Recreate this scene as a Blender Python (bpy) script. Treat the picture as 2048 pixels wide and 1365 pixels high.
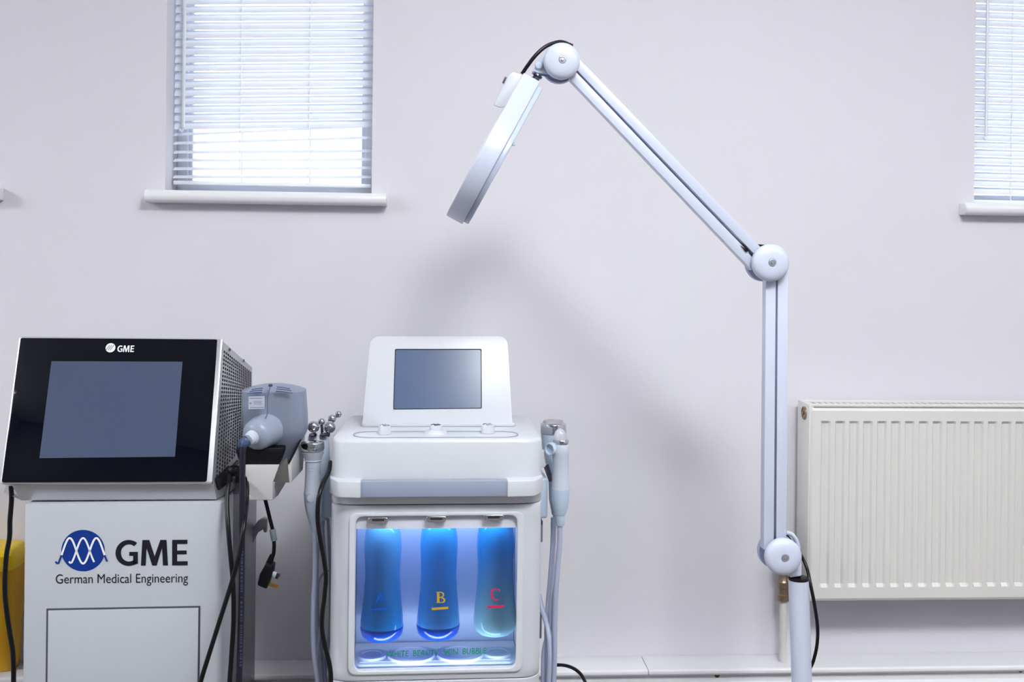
import bpy, bmesh, math, random
from mathutils import Vector, Matrix
random.seed(4)
for o in list(bpy.data.objects): bpy.data.objects.remove(o)
SC = bpy.context.scene; COL = SC.collection
# ------------------------------------------------------------------ camera
F = 2100.0; CX = 1024.0; CY = 550.0; W = 2048.0
CAM = Vector((0, 0, 1.10))
RM = (Matrix.Rotation(math.radians(-3.5), 4, 'Z') @ Matrix.Rotation(math.pi/2, 4, 'X') @ Matrix.Rotation(0.0113, 4, 'Z'))
cd = bpy.data.cameras.new('camera'); cam = bpy.data.objects.new('camera', cd); COL.objects.link(cam)
cam.matrix_world = Matrix.Translation(CAM) @ RM
cd.sensor_fit = 'HORIZONTAL'; cd.sensor_width = 36; cd.lens = 36*F/W
cd.shift_y = (CY-682.5)/W; cd.clip_start = 0.02
SC.camera = cam
# ------------------------------------------------------------------ view, sky, lamps
SC.view_settings.view_transform = 'Standard'; SC.view_settings.look = 'None'
SC.view_settings.gamma = 1; SC.view_settings.use_curve_mapping = False
SC.view_settings.exposure = 0.06
wd = bpy.data.worlds.new('sky'); SC.world = wd; wd.use_nodes = True
bg = wd.node_tree.nodes['Background']; bg.inputs[0].default_value = (0.86, 0.895, 1.0, 1); bg.inputs[1].default_value = 3.7
LAMP_POWER = 11.0
PANELS = [(-3.66, 0.45), (-3.66, -0.45), (0.60, 0.20), (1.30, 0.20), (2.40, 0.20), (0.25, 1.05)]
PANEL_POWER = [74, 56, 62, 16, 24, 10]
# ------------------------------------------------------------------ helpers
def lin(c):
    c = c/255.0
    return c/12.92 if c <= .04045 else ((c+.055)/1.055)**2.4
def rgb(r, g, b): return (lin(r), lin(g), lin(b), 1)
MATS = {}
def mat(name, col, rough=.4, metal=0, bump=.0, bscale=200, var=.03, vscale=6, coat=0, trans=0, emit=None, ior=1.45, sss=0):
    m = bpy.data.materials.new(name); m.use_nodes = True; nt = m.node_tree; b = nt.nodes['Principled BSDF']
    b.inputs['Roughness'].default_value = rough; b.inputs['Metallic'].default_value = metal
    b.inputs['IOR'].default_value = ior; b.inputs['Coat Weight'].default_value = coat
    b.inputs['Transmission Weight'].default_value = trans
    tc = nt.nodes.new('ShaderNodeTexCoord')
    if var:
        n = nt.nodes.new('ShaderNodeTexNoise'); n.inputs['Scale'].default_value = vscale; n.inputs['Detail'].default_value = 4
        nt.links.new(tc.outputs['Object'], n.inputs['Vector'])
        mx = nt.nodes.new('ShaderNodeMix'); mx.data_type = 'RGBA'
        c = rgb(*col)
        mx.inputs[6].default_value = tuple(max(0, x*(1-var)) for x in c[:3])+(1,)
        mx.inputs[7].default_value = tuple(min(1, x*(1+var)) for x in c[:3])+(1,)
        nt.links.new(n.outputs['Fac'], mx.inputs[0]); nt.links.new(mx.outputs[2], b.inputs['Base Color'])
    else: b.inputs['Base Color'].default_value = rgb(*col)
    if bump:
        n2 = nt.nodes.new('ShaderNodeTexNoise'); n2.inputs['Scale'].default_value = bscale
        nt.links.new(tc.outputs['Object'], n2.inputs['Vector'])
        bp = nt.nodes.new('ShaderNodeBump'); bp.inputs['Strength'].default_value = bump; bp.inputs['Distance'].default_value = .001
        nt.links.new(n2.outputs['Fac'], bp.inputs['Height']); nt.links.new(bp.outputs[0], b.inputs['Normal'])
    if emit:
        b.inputs['Emission Color'].default_value = (emit[0], emit[1], emit[2], 1); b.inputs['Emission Strength'].default_value = emit[3]
    return m
class Fr:
    """a thing's own axes: origin on the floor under a pixel of depth Y, turned by yaw"""
    def __init__(s, px=None, Y=0, yaw=0):
        s.yaw = math.radians(yaw); s.O = Vector((0, 0, 0))
        if px is not None:
            d = s.dir(px, CY); t = Y/d.y; p = CAM+d*t; s.O = Vector((p.x, p.y, 0))
        s.R = Matrix.Rotation(-s.yaw, 3, 'Z')
        s.C = s.R @ (CAM-s.O)
    def dir(s, px, py): return RM.to_3x3() @ Vector(((px-CX)/F, -(py-CY)/F, -1))
    def at(s, px, py, d=0.0):
        v = s.R @ s.dir(px, py); t = (d-s.C.y)/v.y; return s.C+v*t
    def on(s, px, py, p0, n):
        v = s.R @ s.dir(px, py); t = (p0-s.C).dot(n)/v.dot(n); return s.C+v*t
    def onz(s, px, py, z): return s.on(px, py, Vector((0, 0, z)), Vector((0, 0, 1)))
    def sc(s, px, py, d=0.0):   # metres per pixel there
        return (s.at(px+1, py, d)-s.at(px, py, d)).length
    def empty(s, name): 
        o = bpy.data.objects.new(name, None); COL.objects.link(o); o.location = s.O; o.rotation_euler = (0, 0, s.yaw); o.empty_display_size = .1
        return o
def tag(o, label, cat, group=None):
    o['label'] = label; o['category'] = cat
    if group: o['group'] = group
    return o
def fillet(pts, r, n=5):
    out = []; N = len(pts); rr = r if isinstance(r, (list, tuple)) else [r]*N
    for i in range(N):
        p = Vector(pts[i]); a = Vector(pts[i-1]); b = Vector(pts[(i+1) % N]); R = rr[i]
        if R <= 0: out.append(p); continue
        da = (a-p); db = (b-p); la = min(R, da.length*.49); lb = min(R, db.length*.49)
        A = p+da.normalized()*la; B = p+db.normalized()*lb
        for k in range(n+1):
            t = k/n; q = A*(1-t)**2+p*(2*t*(1-t))*1.0+B*t*t
            c = (A*(1-t)+B*t); out.append(q*.83+(p*.5+c*.5)*.17 if 0 < t < 1 else q)
    return out
def smooth_path(P, n=6):
    P = [Vector(p) for p in P]
    if len(P) < 3: return P
    Q = [P[0]*2-P[1]]+P+[P[-1]*2-P[-2]]; out = []
    for i in range(1, len(Q)-2):
        a, b, c, d = Q[i-1], Q[i], Q[i+1], Q[i+2]
        for k in range(n):
            t = k/n
            out.append(.5*((2*b)+(c-a)*t+(2*a-5*b+4*c-d)*t*t+(3*b-a-3*c+d)*t**3))
    out.append(P[-1]); return out
class G:
    def __init__(s): s.bm = bmesh.new()
    def box(s, p, q, M=None):
        x0, y0, z0 = p; x1, y1, z1 = q
        vs = [Vector((x, y, z)) for x in (x0, x1) for y in (y0, y1) for z in (z0, z1)]
        if M: vs = [M @ v for v in vs]
        v = [s.bm.verts.new(a) for a in vs]
        for f in ((0, 1, 3, 2), (4, 6, 7, 5), (0, 4, 5, 1), (2, 3, 7, 6), (0, 2, 6, 4), (1, 5, 7, 3)): s.bm.faces.new([v[i] for i in f])
        return s
    def slab(s, pts, vec):
        vec = Vector(vec); a = [s.bm.verts.new(Vector(p)) for p in pts]; b = [s.bm.verts.new(Vector(p)+vec) for p in pts]; n = len(a)
        s.bm.faces.new(a); s.bm.faces.new(b[::-1])
        for i in range(n): s.bm.faces.new([a[i], b[i], b[(i+1) % n], a[(i+1) % n]])
        return s
    def hull(s, A, B):
        a = [s.bm.verts.new(Vector(p)) for p in A]; b = [s.bm.verts.new(Vector(p)) for p in B]; n = len(a)
        s.bm.faces.new(a); s.bm.faces.new(b[::-1])
        for i in range(n): s.bm.faces.new([a[i], b[i], b[(i+1) % n], a[(i+1) % n]])
        return s
    def face(s, pts): s.bm.faces.new([s.bm.verts.new(Vector(p)) for p in pts]); return s
    def ring(s, O, I, vec):
        vec = Vector(vec); n = len(O)
        L = [[s.bm.verts.new(Vector(p)) for p in O], [s.bm.verts.new(Vector(p)+vec) for p in O],
             [s.bm.verts.new(Vector(p)+vec) for p in I], [s.bm.verts.new(Vector(p)) for p in I]]
        for k in range(4):
            A, B = L[k], L[(k+1) % 4]
            for i in range(n): s.bm.faces.new([A[i], A[(i+1) % n], B[(i+1) % n], B[i]])
        return s
    def rings(s, L, cap=True):
        R = [[s.bm.verts.new(p) for p in r] for r in L]; n = len(R[0])
        for A, B in zip(R, R[1:]):
            for i in range(n): s.bm.faces.new([A[i], A[(i+1) % n], B[(i+1) % n], B[i]])
        if cap: s.bm.faces.new(R[0]); s.bm.faces.new(R[-1][::-1])
        return s
    def lathe(s, base, axis, prof, seg=32):
        ax = Vector(axis).normalized(); t = Vector((0, 0, 1)) if abs(ax.z) < .9 else Vector((1, 0, 0))
        u = ax.cross(t).normalized(); v = ax.cross(u); base = Vector(base); L = []
        for r, h in prof:
            L.append([base+ax*h+(u*math.cos(a)+v*math.sin(a))*max(r, 1e-5) for a in [2*math.pi*i/seg for i in range(seg)]])
        return s.rings(L)
    def cyl(s, a, b, r, seg=20, r2=None):
        a = Vector(a); b = Vector(b); return s.lathe(a, b-a, [(r, 0), (r if r2 is None else r2, (b-a).length)], seg)
    def stack(s, fr, d, rows, dr=1.0, e=2.0, seg=32):
        L = []
        for row in rows:
            py, xl, xr = row[:3]; dd = row[3] if len(row) > 3 else dr; ee = row[4] if len(row) > 4 else e
            c = fr.at((xl+xr)/2, py, d); r = (xr-xl)/2*fr.sc((xl+xr)/2, py, d)
            P = []
            for i in range(seg):
                a = 2*math.pi*i/seg; ca, sa = math.cos(a), math.sin(a)
                P.append(c+Vector((math.copysign(abs(ca)**(2/ee), ca)*r, math.copysign(abs(sa)**(2/ee), sa)*r*dd, 0)))
            L.append(P)
        return s.rings(L)
    def sphere(s, c, r, sx=1, sy=1, sz=1, seg=24):
        M = Matrix.Translation(Vector(c)) @ Matrix.Diagonal((r*sx, r*sy, r*sz, 1))
        bmesh.ops.create_uvsphere(s.bm, u_segments=seg, v_segments=seg//2, radius=1, matrix=M); return s
    def tube(s, pts, r, seg=10, n=6, sub=True):
        P = smooth_path(pts, n) if sub else [Vector(p) for p in pts]; L = []; up = None
        for i, p in enumerate(P):
            t = (P[min(i+1, len(P)-1)]-P[max(i-1, 0)]).normalized()
            if up is None: up = t.orthogonal().normalized()
            up = (up-t*up.dot(t)).normalized(); w = t.cross(up)
            rr = r if not isinstance(r, (list, tuple)) else r[0]+(r[-1]-r[0])*i/(len(P)-1)
            L.append([p+(up*math.cos(a)+w*math.sin(a))*rr for a in [2*math.pi*k/seg for k in range(seg)]])
        return s.rings(L)
    def build(s, name, m, parent=None, bev=0, seg=2, ang=40, sm=True):
        bmesh.ops.recalc_face_normals(s.bm, faces=s.bm.faces)
        if bev:
            es = [e for e in s.bm.edges if len(e.link_faces) == 2 and e.calc_face_angle(0) > .55]
            bmesh.ops.bevel(s.bm, geom=es, offset=bev, segments=seg, profile=.5, affect='EDGES', clamp_overlap=True)
        me = bpy.data.meshes.new(name); s.bm.to_mesh(me); s.bm.free()
        if sm:
            for p in me.polygons: p.use_smooth = True
            me.set_sharp_from_angle(angle=math.radians(ang))
        if m: me.materials.append(m)
        o = bpy.data.objects.new(name, me); COL.objects.link(o)
        if parent: o.parent = parent
        return o
def put(o, fr): o.location = fr.O; o.rotation_euler = (0, 0, fr.yaw); return o
def text(name, s, m, parent, BL, BR, TL, bold=0, shear=0):
    cu = bpy.data.curves.new(name, 'FONT'); cu.body = s; cu.offset = bold; cu.shear = shear; cu.resolution_u = 6
    to = bpy.data.objects.new(name+'_src', cu); COL.objects.link(to)
    me = bpy.data.meshes.new_from_object(to.evaluated_get(bpy.context.evaluated_depsgraph_get()))
    bpy.data.objects.remove(to); bpy.data.curves.remove(cu)
    xs = [v.co.x for v in me.vertices]; ys = [v.co.y for v in me.vertices]; x0, x1, y0, y1 = min(xs), max(xs), min(ys), max(ys)
    U = BR-BL; V = TL-BL
    for v in me.vertices: v.co = BL+U*((v.co.x-x0)/(x1-x0))+V*((v.co.y-y0)/(y1-y0))
    me.materials.clear(); me.materials.append(m); me.name = name
    o = bpy.data.objects.new(name, me); COL.objects.link(o); o.parent = parent; return o
def gme(name, m, parent, BL, BR, TL):
    U = (BR-BL)/485; V = (TL-BL)/172; g = G(); P = lambda x, y: BL+U*x+V*y
    N = 22; A = [math.radians(50+258*k/N) for k in range(N+1)]
    for a, b in zip(A, A[1:]):
        g.face([P(88+88*math.cos(a), 86+87*math.sin(a)), P(88+88*math.cos(b), 86+87*math.sin(b)), P(90+54*math.cos(b), 86+58*math.sin(b)), P(90+54*math.cos(a), 86+58*math.sin(a))])
    g.face([P(x, y) for x, y in ((92, 66), (118, 66), (118, 26), (118, 4), (150, 14), (150, 93), (92, 93))])
    g.face([P(x, y) for x, y in ((170, 0), (180, 172), (226, 172), (262, 62), (276, 0), (246, 0), (208, 120), (202, 0))])
    g.face([P(x, y) for x, y in ((262, 62), (300, 172), (342, 172), (352, 0), (318, 0), (312, 118), (276, 0))])
    g.face([P(x, y) for x, y in ((380, 0), (485, 0), (485, 28), (414, 28), (414, 74), (478, 74), (478, 100), (414, 100), (414, 144), (483, 144), (483, 172), (380, 172))])
    return g.build(name, m, parent, sm=False)
def ribbon(g, P, w, n):
    """flat stroke of width w (number or list) along 3-D points P lying in a plane with normal n"""
    for i in range(len(P)-1):
        a, b = P[i], P[i+1]; t0 = (P[min(i+1, len(P)-1)]-P[max(i-1, 0)]).normalized(); t1 = (P[min(i+2, len(P)-1)]-P[i]).normalized()
        w0 = w[i] if isinstance(w, list) else w; w1 = w[i+1] if isinstance(w, list) else w
        s0 = n.cross(t0)*w0/2; s1 = n.cross(t1)*w1/2; g.face([a-s0, b-s1, b+s1, a+s0])
# ------------------------------------------------------------------ materials
wall_m = mat('wall_paint', (216, 213, 221), .75, bump=.25, bscale=260, var=.012, vscale=1.5)
ceil_m = mat('ceiling_paint', (235, 235, 238), .9, var=.01)
floor_m = mat('floor_vinyl', (108, 101, 97), .5, var=.12, vscale=14)
trim_m = mat('gloss_trim_paint', (226, 225, 229), .28, bump=.12, bscale=60, var=.01)
upvc_m = mat('upvc', (235, 238, 245), .35, var=.005)
rad_m = mat('radiator_enamel', (213, 210, 208), .35, bump=.15, bscale=80, var=.015, vscale=3)
white_m = mat('white_plastic', (198, 200, 208), .32, var=.008)
white2_m = mat('cool_white_plastic', (192, 197, 212), .35, var=.01)
lamp_m = mat('lamp_enamel', (192, 197, 217), .36, var=.006, coat=.2)
lampd_m = mat('lamp_inner_channel', (160, 165, 200), .4, var=.01)
bar_m = mat('grey_handle_plastic', (142, 150, 172), .4, var=.01)
hand_m = mat('bluegrey_plastic', (182, 196, 216), .35, var=.01)
cab_m = mat('cabinet_powder_coat', (178, 181, 189), .4, bump=.1, bscale=400, var=.01)
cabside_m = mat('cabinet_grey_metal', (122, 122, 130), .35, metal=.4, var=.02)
alu_m = mat('brushed_aluminium', (190, 190, 196), .33, metal=.75, bump=.15, bscale=500, var=.03)
glass_m = mat('black_glass', (6, 8, 18), .04, var=0, ior=1.34)
lcd_m = mat('dark_screen', (66, 76, 102), .32, var=.04, vscale=3)
lcd2_m = mat('bluegrey_screen', (76, 92, 124), .2, var=.1, vscale=12)
black_m = mat('black_rubber', (7, 7, 12), .42, var=.05, ior=1.36)
blackc_m = mat('black_cable', (9, 9, 15), .36, var=.05, ior=1.38)
navy_m = mat('navy_cable', (24, 25, 38), .3, var=.05)
greycab_m = mat('lavender_grey_cable', (165, 172, 196), .4, var=.02)
dark_m = mat('dark_void', (8, 8, 12), .8, var=0)
gray_m = mat('handpiece_grey', (126, 134, 154), .36, var=.015)
cream_m = mat('cream_plastic', (188, 186, 188), .4, var=.01)
chrome_m = mat('chrome', (205, 207, 214), .12, metal=1, var=0)
steel_m = mat('dark_steel', (110, 112, 124), .25, metal=1, var=.02)
brass_m = mat('brass', (150, 132, 112), .35, metal=.85, var=.1, vscale=80)
yel_m = mat('yellow_plastic', (236, 200, 8), .35, var=.03)
yelb_m = mat('amber_yellow_plastic', (214, 160, 20), .4, var=.04)
blue_p = mat('blue_print', (0, 48, 132), .4, var=0)
black_p = mat('black_print', (18, 18, 28), .4, var=0)
white_p = mat('white_print', (235, 236, 242), .4, var=0)
grey_p = mat('grey_print', (120, 124, 140), .4, var=0)
green_p = mat('green_print', (0, 140, 84), .4, var=0)
red_p = mat('red_print', (205, 30, 80), .4, var=0)
gold_p = mat('gold_print', (190, 150, 20), .4, var=0)
bluel_p = mat('bright_blue_print', (0, 80, 190), .4, var=0)
label_p = mat('silver_label', (176, 180, 198), .35, var=0)
back_m = mat('bottle_bay_backing', (178, 193, 220), .3, var=.02)
# slats: thin vinyl that lets light through
def slat_mat():
    m = bpy.data.materials.new('slat_vinyl'); m.use_nodes = True; nt = m.node_tree; nt.nodes.clear()
    out = nt.nodes.new('ShaderNodeOutputMaterial'); d = nt.nodes.new('ShaderNodeBsdfPrincipled'); t = nt.nodes.new('ShaderNodeBsdfTranslucent')
    n = nt.nodes.new('ShaderNodeTexNoise'); n.inputs['Scale'].default_value = 3
    d.inputs['Base Color'].default_value = rgb(240, 243, 252); d.inputs['Roughness'].default_value = .35
    t.inputs['Color'].default_value = rgb(216, 219, 238)
    mx = nt.nodes.new('ShaderNodeMixShader'); mr = nt.nodes.new('ShaderNodeMapRange'); mr.inputs[3].default_value = .09; mr.inputs[4].default_value = .11
    nt.links.new(n.outputs['Fac'], mr.inputs[0]); nt.links.new(mr.outputs[0], mx.inputs[0])
    nt.links.new(d.outputs[0], mx.inputs[1]); nt.links.new(t.outputs[0], mx.inputs[2]); nt.links.new(mx.outputs[0], out.inputs[0]); return m
slat_m = slat_mat()
def pane_mat(name, tint, refl=.06):
    m = bpy.data.materials.new(name); m.use_nodes = True; nt = m.node_tree; nt.nodes.clear()
    out = nt.nodes.new('ShaderNodeOutputMaterial'); t = nt.nodes.new('ShaderNodeBsdfTransparent'); g = nt.nodes.new('ShaderNodeBsdfGlossy')
    t.inputs[0].default_value = tint; g.inputs['Roughness'].default_value = .02
    fr = nt.nodes.new('ShaderNodeFresnel'); fr.inputs[0].default_value = 1.45
    mx = nt.nodes.new('ShaderNodeMixShader'); nt.links.new(fr.outputs[0], mx.inputs[0]); nt.links.new(t.outputs[0], mx.inputs[1]); nt.links.new(g.outputs[0], mx.inputs[2])
    nt.links.new(mx.outputs[0], out.inputs[0]); return m
clear_m = pane_mat('window_glass', (.93, .96, .97, 1))
bay_m = pane_mat('bottle_bay_acrylic', (.92, .95, 1.0, 1))
lens_m = pane_mat('lens_cover', (.85, .89, .97, 1))
def bottle_mat(name, top, bot, z0, z1, tr=.45):
    m = bpy.data.materials.new(name); m.use_nodes = True; nt = m.node_tree; b = nt.nodes['Principled BSDF']
    tc = nt.nodes.new('ShaderNodeTexCoord'); sp = nt.nodes.new('ShaderNodeSeparateXYZ'); mr = nt.nodes.new('ShaderNodeMapRange')
    mr.inputs[1].default_value = z0; mr.inputs[2].default_value = z1
    n = nt.nodes.new('ShaderNodeTexNoise'); n.inputs['Scale'].default_value = 18; ad = nt.nodes.new('ShaderNodeMath'); ad.operation = 'MULTIPLY_ADD'; ad.inputs[1].default_value = .3; ad.inputs[2].default_value = -.15
    a2 = nt.nodes.new('ShaderNodeMath'); a2.operation = 'ADD'; mx = nt.nodes.new('ShaderNodeMix'); mx.data_type = 'RGBA'
    mx.inputs[6].default_value = rgb(*bot); mx.inputs[7].default_value = rgb(*top)
    nt.links.new(tc.outputs['Object'], sp.inputs[0]); nt.links.new(sp.outputs[2], mr.inputs[0]); nt.links.new(tc.outputs['Object'], n.inputs['Vector'])
    nt.links.new(n.outputs['Fac'], ad.inputs[0]); nt.links.new(ad.outputs[0], a2.inputs[0]); nt.links.new(mr.outputs[0], a2.inputs[1]); nt.links.new(a2.outputs[0], mx.inputs[0])
    nt.links.new(mx.outputs[2], b.inputs['Base Color']); b.inputs['Roughness'].default_value = .12; b.inputs['Transmission Weight'].default_value = tr; b.inputs['IOR'].default_value = 1.12; b.inputs['Coat Weight'].default_value = .5
    return m
panel_m = mat('light_diffuser', (255, 255, 255), .6, var=0)
# ------------------------------------------------------------------ room shell
WY = 2.5; WT = .16; XL, XR, YB, ZC = -4.05, 3.1, -2.4, 2.62
fw = Fr()   # wall axes = world axes
def struct(o): o['kind'] = 'structure'; return o
zs = fw.at(540, 386, WY).z - .002; zt = 2.18
sc_w = [(fw.at(330, 384, WY).x, fw.at(743, 384, WY).x), (fw.at(1948, 400, WY).x, fw.at(1948, 400, WY).x+.497)]
w3r = fw.at(-25, 384, WY).x; sc_w.insert(0, (w3r-.497, w3r))
def wall_back():
    g = G(); xs = [XL]+[x for a in sc_w for x in a]+[XR]; zz = [0, zs, zt, ZC]
    def q(a, b, c, d): g.face([a, b, c, d])
    for i in range(len(xs)-1):
        for j in range(3):
            op = (i % 2 == 1 and j == 1)
            x0, x1, z0, z1 = xs[i], xs[i+1], zz[j], zz[j+1]
            if op:
                q((x0, WY, z0), (x0, WY+WT, z0), (x0, WY+WT, z1), (x0, WY, z1)); q((x1, WY, z0), (x1, WY, z1), (x1, WY+WT, z1), (x1, WY+WT, z0))
                q((x0, WY, z0), (x1, WY, z0), (x1, WY+WT, z0), (x0, WY+WT, z0)); q((x0, WY, z1), (x0, WY+WT, z1), (x1, WY+WT, z1), (x1, WY, z1))
            else:
                q((x0, WY, z0), (x1, WY, z0), (x1, WY, z1), (x0, WY, z1)); q((x0, WY+WT, z0), (x0, WY+WT, z1), (x1, WY+WT, z1), (x1, WY+WT, z0))
    bmesh.ops.remove_doubles(g.bm, verts=g.bm.verts, dist=1e-5)
    return struct(g.build('wall_back', wall_m, sm=False))
wall_back()
struct(G().box((XL-.1, YB, 0), (XL, WY+WT, ZC)).build('wall_left', wall_m, sm=False))
struct(G().box((XR, YB, 0), (XR+.1, WY+WT, ZC)).build('wall_right', wall_m, sm=False))
struct(G().box((XL-.1, YB-.1, 0), (XR+.1, YB, ZC)).build('wall_front', mat('dark_wall_paint', (125, 125, 132), .7), sm=False))
struct(G().box((XL-.1, YB-.1, -.1), (XR+.1, WY+WT, 0)).build('floor', floor_m, sm=False))
struct(G().box((XL-.1, YB-.1, ZC), (XR+.1, WY+WT, ZC+.1)).build('ceiling', ceil_m, sm=False))
# ceiling light panels
for k, (x, y) in enumerate(PANELS):
    e = bpy.data.objects.new('ceiling_light', None); COL.objects.link(e); e.location = (x, y, ZC)
    tag(e, ['square white ceiling light panel by the left wall, nearer the windows', 'square white ceiling light panel by the left wall, farther from the windows', 'square white ceiling light panel right of the beauty machine', 'square white ceiling light panel between the magnifier lamp and the radiator', 'square white ceiling light panel nearest the right wall', 'square white ceiling light panel over the beauty machine, nearest the windowed wall'][k], 'ceiling light', 'ceiling light panels')
    O = [(-.3, -.3, -.03), (.3, -.3, -.03), (.3, .3, -.03), (-.3, .3, -.03)]; I = [(-.28, -.28, -.03), (.28, -.28, -.03), (.28, .28, -.03), (-.28, .28, -.03)]
    G().ring(O, I, (0, 0, .03)).build('frame', upvc_m, e, sm=False)
    pm = mat('light_diffuser', (255, 255, 255), .6, var=0, emit=(1, 1.045, 1.03, PANEL_POWER[k]))
    G().box((-.28, -.28, -.022), (.28, .28, -.01)).build('diffuser', pm, e, sm=False)
# ------------------------------------------------------------------ windows, sills, blinds
def window(n, x0, x1):
    e = bpy.data.objects.new('window_%d' % n, None); COL.objects.link(e); e.location = ((x0+x1)/2, WY, zs); e['kind'] = 'structure'
    w = (x1-x0)/2; h = zt-zs; fy0, fy1 = .105, .155; fwid = .026
    O = [(-w, fy0, 0), (w, fy0, 0), (w, fy0, h), (-w, fy0, h)]; I = [(-w+fwid, fy0, fwid), (w-fwid, fy0, fwid), (w-fwid, fy0, h-fwid), (-w+fwid, fy0, h-fwid)]
    G().ring(O, I, (0, fy1-fy0, 0)).build('window_frame', upvc_m, e, bev=.003)
    O2 = [(x, y+.012, z) for x, y, z in I]; t = .008; I2 = [(-w+fwid+t, fy0+.012, fwid+t), (w-fwid-t, fy0+.012, fwid+t), (w-fwid-t, fy0+.012, h-fwid-t), (-w+fwid+t, fy0+.012, h-fwid-t)]
    G().ring(O2, I2, (0, .02, 0)).build('sash', upvc_m, e, bev=.002)
    G().box((-w+fwid+.005, fy0+.022, fwid+.005), (w-fwid-.005, fy0+.028, h-fwid-.005)).build('pane', clear_m, e, sm=False)
    # sill board with rounded nose
    prof = [(-.034, -.004), (-.038, -.012), (-.036, -.022), (-.030, -.027), (0, -.027), (0, -.001), (.10, -.001), (.10, .004), (-.028, .004)]
    x2 = w+.038
    prof = [(-.030, .003), (-.036, -.003), (-.039, -.011), (-.037, -.020), (-.030, -.026), (-.0005, -.026), (-.0005, .003)]
    G().slab([(-x2, a, b) for a, b in prof], (2*x2, 0, 0)).build('window_sill', trim_m, e, bev=.003, seg=3)
    G().box((-w+.001, -.001, .0005), (w-.001, fy0-.001, .003)).build('sill_board', trim_m, e, sm=False)
    return e
for n, i in ((1, 1), (2, 2), (3, 0)): window(n, *sc_w[i])
def slat_mesh(L, wid, crown=.0022, tk=.0005):
    g = G(); N = 6; R = []
    for x in (-L/2, L/2):
        P = []
        for k in range(N+1):
            u = -1+2*k/N; P.append(Vector((x, u*wid/2, crown*(1-u*u)+tk)))
        for k in range(N, -1, -1):
            u = -1+2*k/N; P.append(Vector((x, u*wid/2, crown*(1-u*u))))
        R.append(P)
    g.rings(R); bmesh.ops.recalc_face_normals(g.bm, faces=g.bm.faces)
    me = bpy.data.meshes.new('slat'); g.bm.to_mesh(me); g.bm.free()
    for p in me.polygons: p.use_smooth = True
    me.set_sharp_from_angle(angle=.7); me.materials.append(slat_m); return me
BY = WY+.062
def blind(x0, x1, rows, rail, label, wandpx, wandend, cords):
    e = bpy.data.objects.new('venetian_blind', None); COL.objects.link(e); cx = (x0+x1)/2; e.location = (cx, BY, zt); tag(e, label, 'blind', 'venetian blinds in the windows')
    L = x1-x0-.010; me = slat_mesh(L, .025)
    for (zl, zr, tilt) in rows:
        o = bpy.data.objects.new('slat', me); COL.objects.link(o); o.parent = e
        o.location = (0, 0, (zl+zr)/2-zt); o.rotation_euler = (math.radians(tilt), -math.atan2(zr-zl, x1-x0), 0)
        o.rotation_euler = (Matrix.Rotation(-math.atan2(zr-zl, x1-x0), 3, 'Y') @ Matrix.Rotation(math.radians(tilt), 3, 'X')).to_euler()
    zl, zr = rail; a = -math.atan2(zr-zl, x1-x0)
    g = G().box((-L/2, -.012, -.005), (L/2, .012, .005), Matrix.Translation((0, 0, (zl+zr)/2-zt)) @ Matrix.Rotation(a, 4, 'Y')); g.build('bottom_rail', upvc_m, e, bev=.003)
    G().box((-L/2, -.017, -.032), (L/2, .017, -.002)).build('headrail', upvc_m, e, bev=.003)
    for c in cords:
        zb = zl+(zr-zl)*(c-x0)/(x1-x0)
        for yy in (-.0125, .0125): G().tube([(c-cx, yy, -.03), (c-cx, yy, zb-zt)], .0011, seg=6, sub=False).build('ladder_cord', upvc_m, e)
    if wandpx is not None:
        g = G().tube([(wandpx-cx, -.022, -.03), (wandpx-cx, -.022, wandend-zt)], .0042, seg=6, sub=False)
        g.build('tilt_wand', upvc_m, e)
        G().tube([(wandpx-cx, -.022, wandend-zt), (wandpx-cx-.003, -.023, wandend-zt-.01), (wandpx-cx-.008, -.024, wandend-zt-.004)], .002, seg=6).build('wand_tip', upvc_m, e)
    return e
def zpx(px, py): return fw.at(px, py, BY).z
rows = []
x0, x1 = sc_w[1]
pitch = zpx(352, 100)-zpx(352, 116.6)
zl = zpx(352, 252); zr = zpx(743, 247)
k = 0
while zl+pitch*k < zt-.04 and zr+pitch*k < zt-.036:
    rows.append((zl+pitch*k, zr+pitch*k, 52 + (5 if k in (9, 10, 11, 12) else 0))); k += 1
for a, b in ((270, 252), (287, 275), (305, 302), (321, 319), (338, 336), (354, 354)): rows.append((zpx(352, a), zpx(743, b), 22))
blind(x0, x1, rows, (zpx(352, 366), zpx(743, 373)), 'white venetian blind with crooked lower slats above the two machines', fw.at(372, 200, BY).x, zpx(372, 258), [fw.at(483, 200, BY).x, fw.at(620, 200, BY).x])
x0, x1 = sc_w[2]; rows = []; k = 0; zl = zpx(1950, 381); zr = zl-.006
while zl+pitch*.965*k < zt-.045: rows.append((zl+pitch*.965*k, zr+pitch*.965*k, 53-(6 if k < 7 else 0))); k += 1
blind(x0, x1, rows, (zs+.012, zs+.010), 'white venetian blind in the window above the radiator', fw.at(1964, 200, BY).x, zpx(1964, 274), [x0+.12, x1-.12])
x0, x1 = sc_w[0]; rows = []; k = 0; zl = zs+.03
while zl+.0205*k < zt-.045: rows.append((zl+.0205*k, zl+.0205*k, 40)); k += 1
blind(x0, x1, rows, (zs+.012, zs+.012), 'white venetian blind in the window left of the black-screened machine', None, 0, [x0+.12, x1-.12])
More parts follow.
